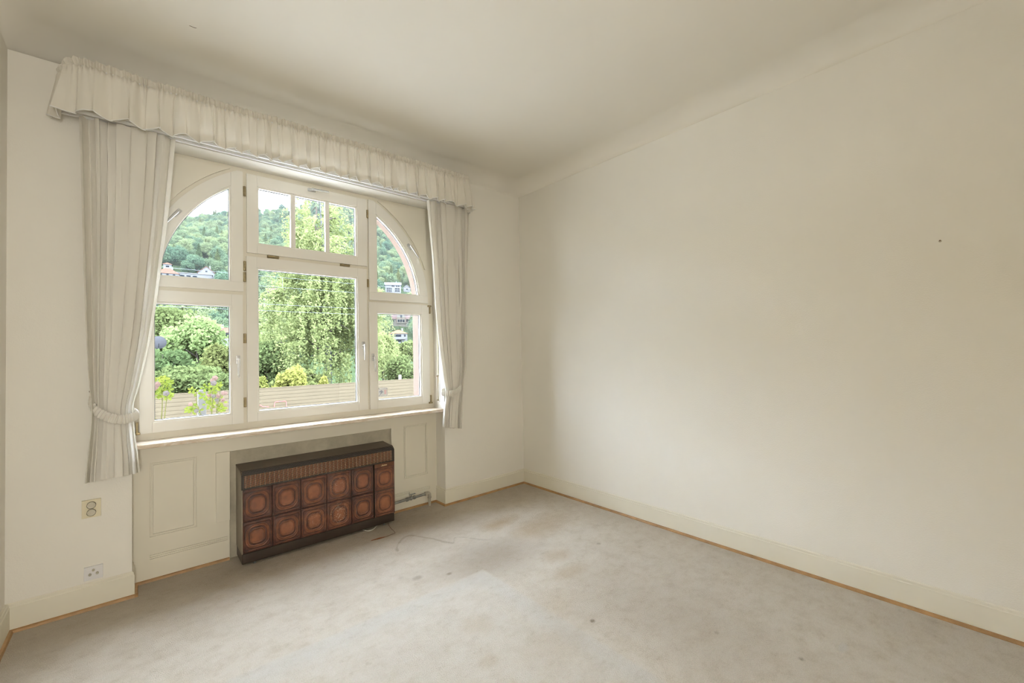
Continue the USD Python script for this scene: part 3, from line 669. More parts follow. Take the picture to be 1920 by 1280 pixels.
def tile(x0, x1, z0, z1, yf, seed, glow, worn=0.0):  # per-tile offset of the glaze tone, more orange on the flap
    """one embossed tile: raised rim and a medallion with notched corners"""
    nu_, nv_ = 96, 108
    u = np.linspace(-1, 1, nu_); v = np.linspace(-1, 1, nv_); U, Vv = np.meshgrid(u, v, indexing='ij')
    def sdf(a, rr, bite, b=None):
        b = b or a
        qx, qz = np.abs(U) - (a - rr), np.abs(Vv * 1.04) - (b - rr)
        d = np.hypot(np.maximum(qx, 0), np.maximum(qz, 0)) + np.minimum(np.maximum(qx, qz), 0) - rr
        if bite: d = np.maximum(d, bite - np.hypot(np.abs(U) - a * 0.92, np.abs(Vv * 1.04) - b * 0.92))
        return d
    ridge = lambda d, w: np.exp(-(d / w) ** 2)
    rim, m1, m2, m3_ = sdf(0.91, 0.16, 0), sdf(0.77, 0.52, 0.0), sdf(0.66, 0.46, 0.13), sdf(0.48, 0.33, 0.10)
    hgt = 0.0034 * ridge(rim, 0.030) + 0.0036 * ridge(m1, 0.028) + 0.0040 * ridge(m2, 0.028) + 0.0044 * ridge(m3_, 0.032) + 0.0022 * np.clip(-m3_ * 3, 0, 1)
    edge = np.maximum(np.abs(U), np.abs(Vv)); hgt -= 0.004 * np.clip((edge - 0.965) / 0.035, 0, 1)
    px = np.stack([U * 3 + seed * 5.1, Vv * 3, 0 * U], -1); nz = meshkit.fbm(px, 4, seed)
    tone_ = 0.13 + 0.24 * np.clip(1 - np.maximum(m1, 0) / 0.35, 0, 1) * (m1 > -0.0) + 0.28 * (m1 <= 0) + 0.26 * np.clip(-m3_ * 6, 0, 1) + 0.10 * ridge(rim, 0.04) + 0.12 * ridge(m2, 0.04)
    grv = ridge(m2 + 0.07, 0.026) + 0.6 * ridge(m1 - 0.06, 0.03) + ridge(m3_ - 0.065, 0.028) + 0.6 * ridge(rim + 0.07, 0.03)
    tone_ = tone_ - 0.27 * np.clip(grv, 0, 1) + 0.10 * (ridge(m1, 0.03) + ridge(m3_, 0.03)) + glow + 0.35 * (nz - 0.5)
    w_ = np.zeros_like(tone_)
    if worn:
        w_ = worn * ((meshkit.noise(px * 7.0, 9) > 0.78) & (np.hypot(U, Vv - 0.1) < 0.75)) * np.clip(1.2 - np.hypot(U + 0.1, Vv - 0.2), 0, 1)
    X = (x0 + x1) / 2 + U * (x1 - x0) / 2; Z = (z0 + z1) / 2 + Vv * (z1 - z0) / 2; Y = yf - hgt
    vv = np.stack([X, Y, Z], -1).reshape(-1, 3); f = grid_faces(nu_, nv_)[:, ::-1]
    rimi = np.concatenate([np.arange(nv_), np.arange(1, nu_) * nv_ + nv_ - 1, (nu_ - 1) * nv_ + np.arange(nv_ - 2, -1, -1), np.arange(nu_ - 2, 0, -1) * nv_])
    bk = vv[rimi].copy(); bk[:, 1] = yf + 0.012; n0 = len(vv); K = len(rimi)
    sf = [(rimi[i], rimi[(i + 1) % K], n0 + (i + 1) % K) for i in range(K)] + [(rimi[i], n0 + (i + 1) % K, n0 + i) for i in range(K)]
    col = np.stack([np.clip(tone_, 0, 1), np.clip(w_, 0, 1), 0 * w_], -1).reshape(-1, 3)
    return np.vstack([vv, bk]), np.vstack([f, np.array(sf)]), np.vstack([col, col[rimi] * 0.3])
xs = [-2.709, -2.519, -2.326, -2.138, -1.944, -1.757]; zs = [0.087, 0.305, 0.532]; q = 0
for row in range(2):
    for i in range(5):
        v, f, c = tile(xs[i] + 0.0015, xs[i + 1] - 0.0015, zs[row] + 0.0015, zs[row + 1] - 0.0015, HY0 + 0.003, q + 1, (-0.04, 0.0, 0.05, 0.04, -0.02)[i] + (0.03 if row == 0 else 0.0), 0.9 if (row, i) == (0, 3) else (0.25 if (row, i) in ((1, 3), (0, 2)) else 0))
        obj('tile', (v, f), M['heater_tile'], he, smooth=True, colors=c, label='embossed tile with worn pale scratches' if (row, i) == (0, 3) else None); q += 1
dr = group_part(he, 'control_flap', 'lighter brown flap of two tiles with gold lettering')
obj('flap_board', bx(-1.752, HX1 + 0.001, HY0 + 0.000, HY0 + 0.018, 0.087, 0.534), M['heater_base'], dr)
for row in range(2):
    v, f, c = tile(-1.7505, HX1 - 0.0005, zs[row] + 0.0015, zs[row + 1] - (0.0015 if row == 0 else 0.030), HY0 - 0.003, 31 + row, 0.12, 0)
    obj('tile', (v, f), M['heater_tile'], dr, smooth=True, colors=c)
obj('name_strip', bx(-1.7505, HX1 - 0.0005, HY0 - 0.0035, HY0 + 0.004, 0.5025, 0.5335), M['heater_rust'], dr)
try:
    tm = meshkit.text_mesh('Juno', 0.0125, 0.0012, bold=True); tv = tm.vertices.copy()
    w0 = tv[:, 0].max() - tv[:, 0].min(); k = 0.052 / w0
    tm.vertices = np.c_[-1.695 + (tv[:, 0] - tv[:, 0].min()) * k + tv[:, 1] * 0.30, (HY0 - 0.0042) - tv[:, 2], 0.5100 + (tv[:, 1] - tv[:, 1].min()) * 0.95]; tm.fix_normals()
    obj('lettering', tm, M['gold_letters'], dr, label='gold slanted maker lettering')
except Exception as e:
    print('lettering failed', e)
for x in (-2.63, -1.66):
    for y in (-0.02, 0.14):
        obj('foot', lathe([(0, 0), (0.011, 0), (0.011, 0.004), (0.006, 0.006), (0.006, 0.020), (0, 0.020)], 'z', 14, (x, y, 0.0)), M['galvanised'], he)

# gas pipe with its valve, right of the heater
gp_ = thing('gas_pipe', 'grey gas pipe with valve running from heater into the floor', 'pipe', (-1.134, 0.120, 0.0))
obj('pipe', tube([(HX1 + 0.001, 0.120, 0.104), (-1.34, 0.120, 0.112)], 0.0115, 14), M['galvanised'], gp_)
obj('pipe', tube([(-1.30, 0.120, 0.114), (-1.155, 0.120, 0.119)], 0.0115, 14), M['galvanised'], gp_)
obj('elbow', cat_([tube(bez([(-1.180, 0.120, 0.119), (-1.155, 0.120, 0.120), (-1.140, 0.120, 0.114), (-1.134, 0.120, 0.100), (-1.134, 0.120, 0.074)], 8), 0.0158, 16), tube([(-1.184, 0.12, 0.119), (-1.172, 0.12, 0.119)], 0.0185, 16), tube([(-1.134, 0.12, 0.082), (-1.134, 0.12, 0.070)], 0.0185, 16)]), M['old_pipe_paint'], gp_)
obj('riser', tube([(-1.134, 0.120, 0.076), (-1.134, 0.120, 0.0)], 0.0135, 16), M['old_pipe_paint'], gp_)
vl = group_part(gp_, 'valve')
obj('valve_body', cat_([tube([(-1.372, 0.12, 0.1105), (-1.290, 0.12, 0.1145)], 0.0135, 16), tube([(-1.378, 0.12, 0.1105), (-1.358, 0.12, 0.1115)], 0.0195, 6), tube([(-1.304, 0.12, 0.1135), (-1.286, 0.12, 0.1145)], 0.0190, 6), m3.Manifold.sphere(0.0185, 20).translate((-1.330, 0.12, 0.1125))]), M['galvanised'], vl)
obj('valve_lever', cat_([tube([(-1.325, 0.12, 0.125), (-1.325, 0.12, 0.146)], 0.0055, 10), rbox(-1.345, -1.285, 0.113, 0.127, 0.144, 0.152, 0.003), tube([(-1.345, 0.12, 0.128), (-1.348, 0.118, 0.172)], 0.0022, 6)]), M['galvanised'], vl)
obj('coupling', tube([(-1.560, 0.12, 0.1045), (-1.535, 0.12, 0.1055)], 0.0185, 6), M['galvanised'], gp_)

# ================================================================== SOCKETS, BELT, SMALL THINGS
def disc_recess(x, z, r, y0, depth, m_out, m_in, parent, name, pins):
    """round socket insert: a cup with two pin holes and two earth clips"""
    s_ = group_part(parent, name)
    obj('cup', lathe([(0, -depth), (r * 0.90, -depth), (r * 0.93, 0.0012), (r, 0.0012), (r, -depth - 0.001)], 'y', 40, (x, y0, z)), m_in, s_)
    for dx, dz in pins: obj('pin_hole', lathe([(0, 0.0012), (0.0034, 0.0012), (0.0034, -0.001)], 'y', 12, (x + dx, y0 + depth, z + dz)), M['black_hole'], s_)
    for dz in (r * 0.82, -r * 0.82): obj('earth_clip', bx(x - 0.003, x + 0.003, y0 + depth - 0.006, y0 + depth, z + dz - 0.0035, z + dz + 0.0035), M['galvanised'], s_)
so = thing('double_socket', 'ivory double wall socket below the left curtain', 'socket', (-3.465, YW, 0.588))
pl = ext_y(sbox(-3.506, 0.5365, -3.4245, 0.6395).difference(unary_union([Polygon([(-3.465 + 0.0205 * math.cos(t), z + 0.0205 * math.sin(t)) for t in np.linspace(0, 2 * math.pi, 48)[:-1]]) for z in (0.6095, 0.5665)])), YW - 0.013, YW - 0.0005)
obj('plate', pl, M['socket_ivory'], so, smooth=False)
for z in (0.6095, 0.5665):
    disc_recess(-3.465, z, 0.0203, YW - 0.013, 0.009, M['socket_ivory'], M['socket_grey'], so, 'socket_insert', ((-0.0095, 0), (0.0095, 0)))
an = thing('antenna_socket', 'white antenna socket with three round holes above left baseboard', 'socket', (-3.456, YW, 0.209))
hp = [(-3.456, 0.2265), (-3.471, 0.2035), (-3.440, 0.2050)]
obj('plate', ext_y(sbox(-3.4965, 0.1705, -3.4155, 0.2475).difference(unary_union([Polygon([(x + 0.0066 * math.cos(t), z + 0.0066 * math.sin(t)) for t in np.linspace(0, 2 * math.pi, 32)[:-1]]) for x, z in hp])), YW - 0.011, YW - 0.0005), M['socket_white'], an, smooth=False)
for x, z in hp:
    obj('plug_hole', lathe([(0, -0.007), (0.0054, -0.007), (0.0056, 0.0008), (0.0066, 0.0008), (0.0066, -0.008)], 'y', 24, (x, YW - 0.011, z)), M['socket_grey'], an)
    obj('plug_pin', lathe([(0, 0.0), (0.0032, 0), (0.0032, 0.004), (0, 0.004)], 'y', 14, (x, YW - 0.0045, z)), M['black_hole'], an)
obj('screw', lathe([(0, 0.0012), (0.0022, 0.0010), (0.0024, 0)], 'y', 14, (-3.456, YW - 0.011, 0.2085)), M['galvanised'], an)
rs = thing('round_socket', 'round ivory wall outlet below the right curtain', 'socket', (-0.874, YW, 0.609))
obj('plate', lathe([(0, 0.012), (0.013, 0.012), (0.0135, 0.010), (0.030, 0.011), (0.036, 0.0095), (0.0405, 0.004), (0.041, 0.0)], 'y', 48, (-0.874, YW, 0.609)), M['socket_ivory'], rs)
obj('insert', lathe([(0, 0.0128), (0.010, 0.0132), (0.0128, 0.0126), (0.0130, 0.010)], 'y', 32, (-0.871, YW, 0.608)), M['socket_grey'], rs)
obj('outlet_hole', lathe([(0, 0.0140), (0.0048, 0.0140), (0.0050, 0.012)], 'y', 20, (-0.871, YW, 0.608)), M['black_hole'], rs)
be = thing('shutter_belt', 'cream roller-shutter belt and winder on the right window reveal', 'belt winder', (OX1 - 0.004, 0.11, 1.12))
obj('belt', bx(OX1 - 0.006, OX1 - 0.004, 0.102, 0.120, 1.235, 2.895), M['socket_ivory'], be)
obj('cover_plate', rbox(OX1 - 0.006, OX1 - 0.0004, 0.088, 0.136, 0.985, 1.255, 0.0025), M['window_paint'], be)
obj('belt_slot', rbox(OX1 - 0.010, OX1 - 0.005, 0.104, 0.118, 1.000, 1.240, 0.002), M['brass'], be)
obj('belt_roller', tube([(OX1 - 0.010, 0.098, 1.238), (OX1 - 0.010, 0.126, 1.238)], 0.006, 12), M['brass'], be)
obj('belt_roller', tube([(OX1 - 0.008, 0.098, 1.002), (OX1 - 0.008, 0.126, 1.002)], 0.006, 12), M['brass'], be)
paint('sticker_white', (0.90, 0.90, 0.89), 0.4); paint('sticker_blue', (0.45, 0.49, 0.56), 0.4); paint('sticker_pink', (0.86, 0.64, 0.65), 0.4)
st = thing('window_sticker', 'small square white sticker with grey figure in a right pane corner', 'sticker', (-1.545, 0.2245, 1.113))
obj('sheet', rbox(-1.590, -1.502, 0.2238, 0.2256, 1.074, 1.152, 0.0006), M['sticker_white'], st)
obj('figure', ext_y(unary_union([Polygon([(-1.560 + a * math.cos(t), 1.116 + b * math.sin(t)) for t in np.linspace(0, 2 * math.pi, 24)]) for a, b in ((0.010, 0.016),)] + [LineString([(-1.580, 1.116), (-1.566, 1.124), (-1.546, 1.114)]).buffer(0.004), LineString([(-1.562, 1.120), (-1.570, 1.094)]).buffer(0.003)]), 0.2234, 0.2239), M['sticker_blue'], st)
obj('stripe', bx(-1.534, -1.512, 0.2234, 0.2239, 1.092, 1.132), M['sticker_pink'], st)
for x in (-1.584, -1.506):
    for z in (1.080, 1.146): obj('corner_dot', bx(x - 0.003, x + 0.003, 0.2233, 0.2239, z - 0.003, z + 0.003), M['heater_base'], st)
na = thing('wall_nail', 'small brown nail in the right wall', 'nail', (0.0, -3.353, 2.018))
obj('shank', tube([(0.0005, -3.353, 2.018), (-0.009, -3.353, 2.020)], 0.0012, 8), M['nail_rust'], na)
obj('head', tube([(-0.009, -3.353, 2.020), (-0.0105, -3.353, 2.0203)], 0.0030, 12), M['nail_rust'], na)
obj('wall_plug', tube([(0.0, -3.353, 2.018), (-0.0012, -3.353, 2.018)], 0.0065, 14), M['niche_board'], na)
ca = thing('heater_cable', 'thin cream cable looping out from under the heater', 'cable', (-1.77, -0.05, 0.0))
obj('loop', tube(bez([(-1.85, 0.02, 0.010), (-1.835, -0.03, 0.006), (-1.812, -0.066, 0.005), (-1.775, -0.060, 0.006), (-1.745, -0.035, 0.006), (-1.70, 0.01, 0.010)], 10), 0.0042, 10), M['white_cable'], ca)
obj('thin_wire', tube(bez([(-1.60, 0.02, 0.012), (-1.632, -0.043, 0.004), (-1.655, -0.15, 0.003), (-1.667, -0.243, 0.003), (-1.71, -0.258, 0.003), (-1.757, -0.266, 0.003)], 10), 0.0016, 8), M['nail_rust'], ca)
sp = obj('wood_splinter', tube([(-1.755, -0.268, 0.004), (-1.81, -0.263, 0.005), (-1.875, -0.255, 0.004)], [0.0015, 0.0058, 0.002], 6), M['splinter'], smooth=False, label='thin reddish wood splinter lying on the carpet by the heater', cat='splinter')
# ================================================================== OUTSIDE
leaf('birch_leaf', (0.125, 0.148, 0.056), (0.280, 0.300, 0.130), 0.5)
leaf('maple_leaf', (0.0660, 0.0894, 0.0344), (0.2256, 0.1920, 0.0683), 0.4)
leaf('light_leaf', (0.1188, 0.1642, 0.0607), (0.2801, 0.2998, 0.1339), 0.45)
leaf('dark_leaf', (0.0488, 0.0719, 0.0290), (0.1709, 0.1573, 0.0498), 0.35)
leaf('lime_leaf', (0.1265, 0.1394, 0.0359), (0.2522, 0.2314, 0.0665), 0.45)
leaf('hill_leaf', (0.0551, 0.0937, 0.0579), (0.2734, 0.2770, 0.1070), 0.35)
leaf('rose_leaf', (0.0764, 0.1010, 0.0163), (0.1645, 0.1670, 0.0338), 0.45)
paint('bark', (0.0526, 0.0448, 0.0369), 0.9, spec=0.0)
paint('birch_bark', (0.0897, 0.0897, 0.0855), 0.8, var=0.6, var_scale=6, spec=0.0)
paint('fence_board', (0.0541, 0.0438, 0.0286), 0.8, var=0.12, var_scale=1.5, spec=0.0)
paint('fence_joint', (0.0504, 0.0410, 0.0302), 0.9, spec=0.0)
paint('concrete', (0.1449, 0.1396, 0.1317), 0.9, spec=0.0)
paint('post_white', (0.1245, 0.1208, 0.1109), 0.7, spec=0.0)
paint('grass', (0.030, 0.042, 0.020), 0.95, var=0.4, var_scale=0.2, spec=0.0)
paint('house_white', (0.1035, 0.1014, 0.0985), 0.9, spec=0.0)
paint('house_cream', (0.0891, 0.0819, 0.0645), 0.9, spec=0.0)
paint('roof_red', (0.1000, 0.0499, 0.0348), 0.85, var=0.25, var_scale=0.6, spec=0.0)
paint('roof_orange', (0.1227, 0.0630, 0.0370), 0.85, var=0.2, var_scale=0.6, spec=0.0)
paint('roof_grey', (0.0706, 0.0739, 0.0783), 0.8, spec=0.0)
paint('roof_brown', (0.0739, 0.0499, 0.0444), 0.85, var=0.2, var_scale=0.6, spec=0.0)
paint('house_window', (0.0086, 0.0108, 0.0138), 0.2, spec=0.0)
paint('timber', (0.0897, 0.0526, 0.0395), 0.8, spec=0.0)
paint('wire', (0.0930, 0.0982, 0.1025), 0.5, spec=0.0)
paint('petal', (0.1978, 0.1331, 0.1118), 0.7, var=0.25, var_scale=20, spec=0.0)
paint('petal_white', (0.1187, 0.1056, 0.0961), 0.7, spec=0.0)
paint('rose_stem', (0.0897, 0.0897, 0.0316), 0.7, spec=0.0)
paint('dish_grey', (0.0343, 0.0343, 0.0362), 0.6, spec=0.0)
paint('spray_red', (0.3493, 0.0628, 0.0570), 0.7, spec=0.0)

HXs, HZs = [-400, 0, 45, 105, 180, 300, 420, 900], [180, 188, 200, 221, 243, 290, 320, 340]
def terrain(x, y):
    x = np.asarray(x, float); y = np.asarray(y, float)
    low = np.interp(y, [-40, 25, 45, 100, 190, 250, 272, 320, 345, 420], [-1.6, -1.6, -1.0, 2, 6, 19.3, 29, 48, 56, 88])
    H = np.interp(x, HXs, HZs)
    return np.where(y <= 420, low, np.where(y <= 800, 88 + (y - 420) / 380 * (H - 88), H + (y - 800) * 0.02))
gxs = np.linspace(-500, 900, 71); gys = np.concatenate([[-60, 0.6, 10], np.linspace(25, 1200, 90)])
GX, GY = np.meshgrid(gxs, gys, indexing='ij')
GZ = terrain(GX, GY) + 3.0 * (meshkit.noise(np.stack([GX / 40, GY / 40, 0 * GX], -1), 4) - 0.5) * np.clip((GY - 60) / 100, 0, 1)
obj('ground', (np.stack([GX, GY, GZ], -1).reshape(-1, 3), grid_faces(len(gxs), len(gys))), M['grass'], smooth=True, kind='structure', label='grassy ground rising to the hill beyond the window', cat='ground')

paint('paving', (0.78, 0.76, 0.72), 0.9, var=0.1, var_scale=0.7, spec=0.0)  # unseen pale ground, throws daylight up to soffit and ceiling
obj('paved_yard', bx(-16, 22, 0.51, 14.9, -1.75, -1.58), M['paving'], kind='structure', label='unseen pale ground before the house, reflecting daylight up to the ceiling', cat='yard')
# noise barrier of long planks beyond the garden
fe = thing('plank_fence', 'long beige plank fence behind the garden, seen low in the panes', 'fence', (3.0, 15.03, -1.6))
ztop = 0.205; rows = 9; bh = 0.138
for r_ in range(rows):
    z1 = ztop - r_ * bh; z0 = z1 - bh + 0.005
    for a in range(4):
        xa = -11 + a * 7.5 + (3.75 if r_ % 2 else 0) * 0
        prof = [(15.03, z0), (15.004, z0), (14.998, z0 + 0.010), (14.995, (z0 + z1) / 2), (14.998, z1 - 0.010), (15.004, z1), (15.03, z1)]
        obj('plank', yz_prism(prof, xa + 0.004, xa + 7.5 - 0.004), M['fence_board'], fe, smooth=False)
obj('backing', bx(-11, 19, 15.03, 15.08, -1.05, ztop - 0.006), M['fence_joint'], fe)
obj('cap', bx(-11, 19, 14.985, 15.10, ztop - 0.002, ztop + 0.022), M['fence_board'], fe)
obj('concrete_base', bx(-11, 19, 14.98, 15.12, -1.65, -1.04), M['concrete'], fe)
sprayed = cat_([tube([(0.687, 14.985, -0.52), (0.700, 14.985, -0.36), (0.74, 14.985, -0.325), (1.07, 14.985, -0.325), (1.11, 14.985, -0.37), (1.116, 14.985, -0.55)], 0.014, 6), tube([(0.20, 14.985, -0.40), (0.30, 14.985, -0.47), (0.50, 14.985, -0.50)], 0.013, 6)])
obj('sprayed_outline', sprayed, M['spray_red'], fe, label='thin red sprayed outline')
obj('fence_post', bx(6.02, 6.13, 15.25, 15.36, -1.6, 0.42), M['post_white'], smooth=False, label='grey post standing up behind the plank fence at the right', cat='post')
obj('garden_post', rbox(-2.675, -2.585, 3.30, 3.37, -1.6, 1.04, 0.006), M['post_white'], label='weathered white garden post behind the rose bush', cat='post')

# ---- foliage
def leaf_quads(c, size, r, up=0.3, long=1.5):
    """folded rhombic leaves at the points c"""
    n = len(c); d = r.normal(size=(n, 3)); d /= np.linalg.norm(d, axis=1, keepdims=True)
    e = r.normal(size=(n, 3)); e[:, 2] += up; e -= d * (e * d).sum(1, keepdims=True); e /= np.linalg.norm(e, axis=1, keepdims=True)
    s = (size * r.uniform(0.6, 1.3, n))[:, None]
    w = np.cross(d, e)
    v = np.stack([c - d * s * long / 2, c + e * s * 0.5 + w * s * 0.12, c + d * s * long / 2, c - e * s * 0.5 + w * s * 0.12], 1).reshape(-1, 3)
    b = np.arange(n)[:, None] * 4
    return v, np.vstack([b + [0, 1, 2], b + [0, 2, 3]])
def clumps(n, centre, rad, r, shell=0.55, nb=26, br=0.42, power=1.0):
    """points in leafy clumps that fill an ellipsoid crown"""
    bc = r.normal(size=(nb, 3)); bc /= np.linalg.norm(bc, axis=1, keepdims=True); bc *= (shell + (1 - shell) * r.random(nb) ** 0.5)[:, None] * 0.78
    bc[:, 2] = np.where(bc[:, 2] < -0.55, -bc[:, 2], bc[:, 2])
    k = r.integers(0, nb, n); q = r.normal(size=(n, 3)); q /= np.linalg.norm(q, axis=1, keepdims=True)
    q *= (r.random(n) ** 0.4)[:, None] * br * r.uniform(0.7, 1.2, nb)[k][:, None]
    return np.asarray(centre) + (bc[k] + q) * np.asarray(rad)
def tree_parts(t, x, y, zg, ztop, rad, mat_leaf, n, size, seed, bark='bark', crown_low=0.15, nb=26):
    r = np.random.default_rng(seed); h = ztop - zg; cz = zg + h * (0.5 + crown_low / 2); rz = h * (0.5 - crown_low / 2)
    limbs = [tube(bez([(x, y, zg - 0.1), (x + 0.02 * h, y, zg + h * 0.3), (x - 0.01 * h, y, zg + h * 0.65), (x, y, zg + h * 0.9)], 4), np.linspace(0.03, 0.006, 13) * h * 0.8, 7)]
    for k in range(6):
        a = k * 1.05 + r.random(); z0 = zg + h * (0.30 + 0.08 * k); L = rad * 0.75
        limbs.append(tube([(x, y, z0), (x + L * 0.5 * math.cos(a), y + L * 0.5 * math.sin(a), z0 + 0.10 * h), (x + L * math.cos(a), y + L * math.sin(a), z0 + 0.17 * h)], [0.010 * h, 0.006 * h, 0.002 * h], 5))
    obj('trunk', limbs[0], M[bark], t)
    for b in limbs[1:]: obj('branch', b, M[bark], t, smooth=False)
    obj('foliage', leaf_quads(clumps(n, (x, y, cz), (rad, rad, rz), r, nb=nb), size, r), M[mat_leaf], t, smooth=False, kind='stuff')

# the weeping birch: hanging strands over a dome
r = np.random.default_rng(41)
bi = thing('weeping_birch', 'tall weeping light-green birch filling the middle window', 'tree', (6.0, 24.0, -1.6))
def dome_r(z):
    return np.interp(z, [-1.6, 0, 2.2, 4.2, 6.3, 8.0, 9.4, 10.6, 11.6], [3.0, 3.5, 3.75, 3.3, 2.75, 2.25, 1.7, 1.0, 0.2])
BCX = lambda z: np.interp(z, [0, 3, 6, 9, 11.5], [5.55, 5.55, 5.45, 5.35, 5.2])
pts = []
for s_ in range(150):
    z = 11.4 - 10.4 * r.random() ** 0.85; a = r.uniform(0, 2 * np.pi); rr_ = dome_r(z) * (0.45 + 0.52 * r.random() ** 0.5)
    bx0, by0, BL = BCX(z) + rr_ * math.cos(a), 24 + rr_ * 0.9 * math.sin(a), r.uniform(1.2, 3.2) * (0.6 if z > 9 else 1.0)
    for k in range(int(r.integers(7, 12))):
        x0, y0 = bx0 + r.normal() * 0.24, by0 + r.normal() * 0.24
        L = BL * r.uniform(0.6, 1.05); n = int(22 * L) + 8
        t = np.sort(r.random(n)); out = 0.35 * np.sin(np.minimum(t * 3, 1.57))
        p_ = np.stack([x0 + out * math.cos(a) + 0.10 * r.normal() * t, y0 + out * math.sin(a), z - L * t + 0.45 * np.sin(np.pi * np.minimum(t * 1.6, 1))], 1)
        pts.append(p_ + r.normal(size=(n, 3)) * [0.055, 0.055, 0.04])
pts = np.vstack(pts)
inner = clumps(9000, (5.45, 24, 4.6), (2.3, 2.2, 5.2), r, nb=40)
obj('trunk', tube(bez([(5.55, 24, -1.7), (5.62, 24, 1.5), (5.5, 24, 5), (5.35, 24, 8), (5.2, 24, 11.0)], 5), np.linspace(0.24, 0.03, 21), 9), M['birch_bark'], bi)
for k in range(15):
    a = k * 2.4; z0 = 1.0 + 0.62 * k; L = dome_r(z0 + 1.0) * 0.85
    obj('branch', tube(bez([(BCX(z0) - 0.35, 24, z0), (BCX(z0) + 0.5 * L * math.cos(a), 24 + 0.5 * L * math.sin(a), z0 + 0.9), (BCX(z0) + L * math.cos(a), 24 + L * math.sin(a), z0 + 0.6)], 4), np.linspace(0.07, 0.012, 9), 6), M['bark'], bi)
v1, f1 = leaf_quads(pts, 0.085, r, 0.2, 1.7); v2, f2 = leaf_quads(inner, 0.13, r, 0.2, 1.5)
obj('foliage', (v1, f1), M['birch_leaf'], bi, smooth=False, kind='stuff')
obj('inner_foliage', (v2, f2), M['maple_leaf'], bi, smooth=False, kind='stuff')  # darker leaf tone stands in for shade inside the crown

for nm, lab, x, y, zg, zt, rad, ml, n, size, nb in (
    ('maple_tree', 'rounded light-green tree behind the fence, middle of the lower left pane', -0.45, 30, -1.4, 3.85, 1.95, 'light_leaf', 9000, 0.17, 30),
    ('broadleaf_tree', 'dark green tree low at the left edge of the lower left pane', -2.35, 24, -1.6, 1.95, 1.35, 'dark_leaf', 6000, 0.14, 22),
    ('broadleaf_tree', 'mid-green tree at the right edge of the lower left pane', 0.45, 26, -1.6, 2.15, 1.25, 'dark_leaf', 6000, 0.15, 22),
    ('broadleaf_tree', 'broad dark green shrubby tree just behind the fence, lower left pane', -1.45, 21, -1.6, 1.05, 1.65, 'dark_leaf', 8000, 0.13, 28),
    ('broadleaf_tree', 'bluish green tree behind the light-green tree, left pane', -0.88, 50, -1.0, 6.4, 3.0, 'dark_leaf', 7000, 0.24, 26),
    ('broadleaf_tree', 'dark tree right of the small red-roofed house, behind the window mullion', 6.9, 55, -0.6, 3.6, 1.7, 'dark_leaf', 6000, 0.24, 24),
    ('broadleaf_tree', 'mid-green tree peeping out left of the birch foot', 2.05, 23, -1.6, 2.2, 1.0, 'dark_leaf', 5000, 0.13, 20),
    ('yellow_maple', 'bright yellow-green young maple over the fence, left of birch trunk', 2.01, 18, -1.6, 1.02, 0.66, 'lime_leaf', 2600, 0.11, 16),
    ('yellow_maple', 'smallest yellow-green maple top over the fence below the birch', 3.43, 18, -1.6, 0.50, 0.36, 'lime_leaf', 1300, 0.10, 10),
    ('yellow_maple', 'yellow-green maple top at the left edge of the middle pane', 0.80, 18, -1.6, 0.50, 0.42, 'lime_leaf', 1300, 0.10, 10),
    ('leafy_shrub', 'fresh green shrub behind the fence in the lower right pane', 8.55, 20, -1.6, 1.25, 1.0, 'maple_leaf', 4500, 0.12, 18),
    ('leafy_shrub', 'low dark green shrub along the fence below the birch', 3.0, 20.5, -1.6, 0.80, 1.35, 'dark_leaf', 5000, 0.12, 22),
    ('willow_tree', 'yellowish green willowy tree at the left of the lower right pane', 10.9, 28, -1.5, 3.2, 1.15, 'birch_leaf', 6000, 0.13, 24),
    ('broadleaf_tree', 'olive tree in front of the orange-roofed villa', 21.9, 45, -1.0, 2.9, 1.7, 'maple_leaf', 5000, 0.20, 20),
):
    t = thing(nm, lab, 'tree', (x, y, zg))
    tree_parts(t, x, y, zg, zt, rad, ml, n, size, int(abs(x * 53 + y)), nb=nb)

# ---- wooded slope: the nearest trees one by one, the forest behind them as one
def slope_tree(seed, h, rad, n, size, ml, conifer=False):
    r = np.random.default_rng(seed)
    if conifer:
        z = h * (0.08 + 0.92 * r.random(n) ** 1.2); rr = rad * (1 - z / h) * (0.3 + 0.7 * r.random(n) ** 0.5) + 0.1; a = r.uniform(0, 2 * np.pi, n)
        c = np.stack([rr * np.cos(a), rr * np.sin(a), z - 0.15 * rr], 1)
    else:
        c = clumps(n, (0, 0, h * 0.56), (rad, rad, h * 0.44), r, nb=30, br=0.40)
    return leaf_quads(c, size, r, 0.3, 1.4), tube([(0, 0, -1.0), (0, 0, h * 0.6)], [0.03 * h, 0.015 * h], 6)
protos = []
for i, (h, rad, n, size, ml, con) in enumerate(((9.5, 4.6, 3600, 0.42, 'hill_leaf', 0), (12.0, 4.4, 3600, 0.44, 'hill_leaf', 0), (8.0, 4.2, 3200, 0.40, 'hill_leaf', 0), (13.0, 2.9, 3000, 0.45, 'dark_leaf', 1))):
    protos.append(slope_tree(60 + i, h, rad, n, size, ml, con) + (ml,))
r = np.random.default_rng(99)
xl = lambda y: -4 + 0.019 * y - 0.09 * y; xr_ = lambda y: -2 + 0.556 * y + 0.10 * y
HOUSE_AT = [(13.9, 150), (9.5, 318), (10.6, 345), (20, 322), (29, 326), (13.7, 150), (56.4, 272), (156.8, 331), (176.7, 345), (123.2, 250), (91.8, 190)]
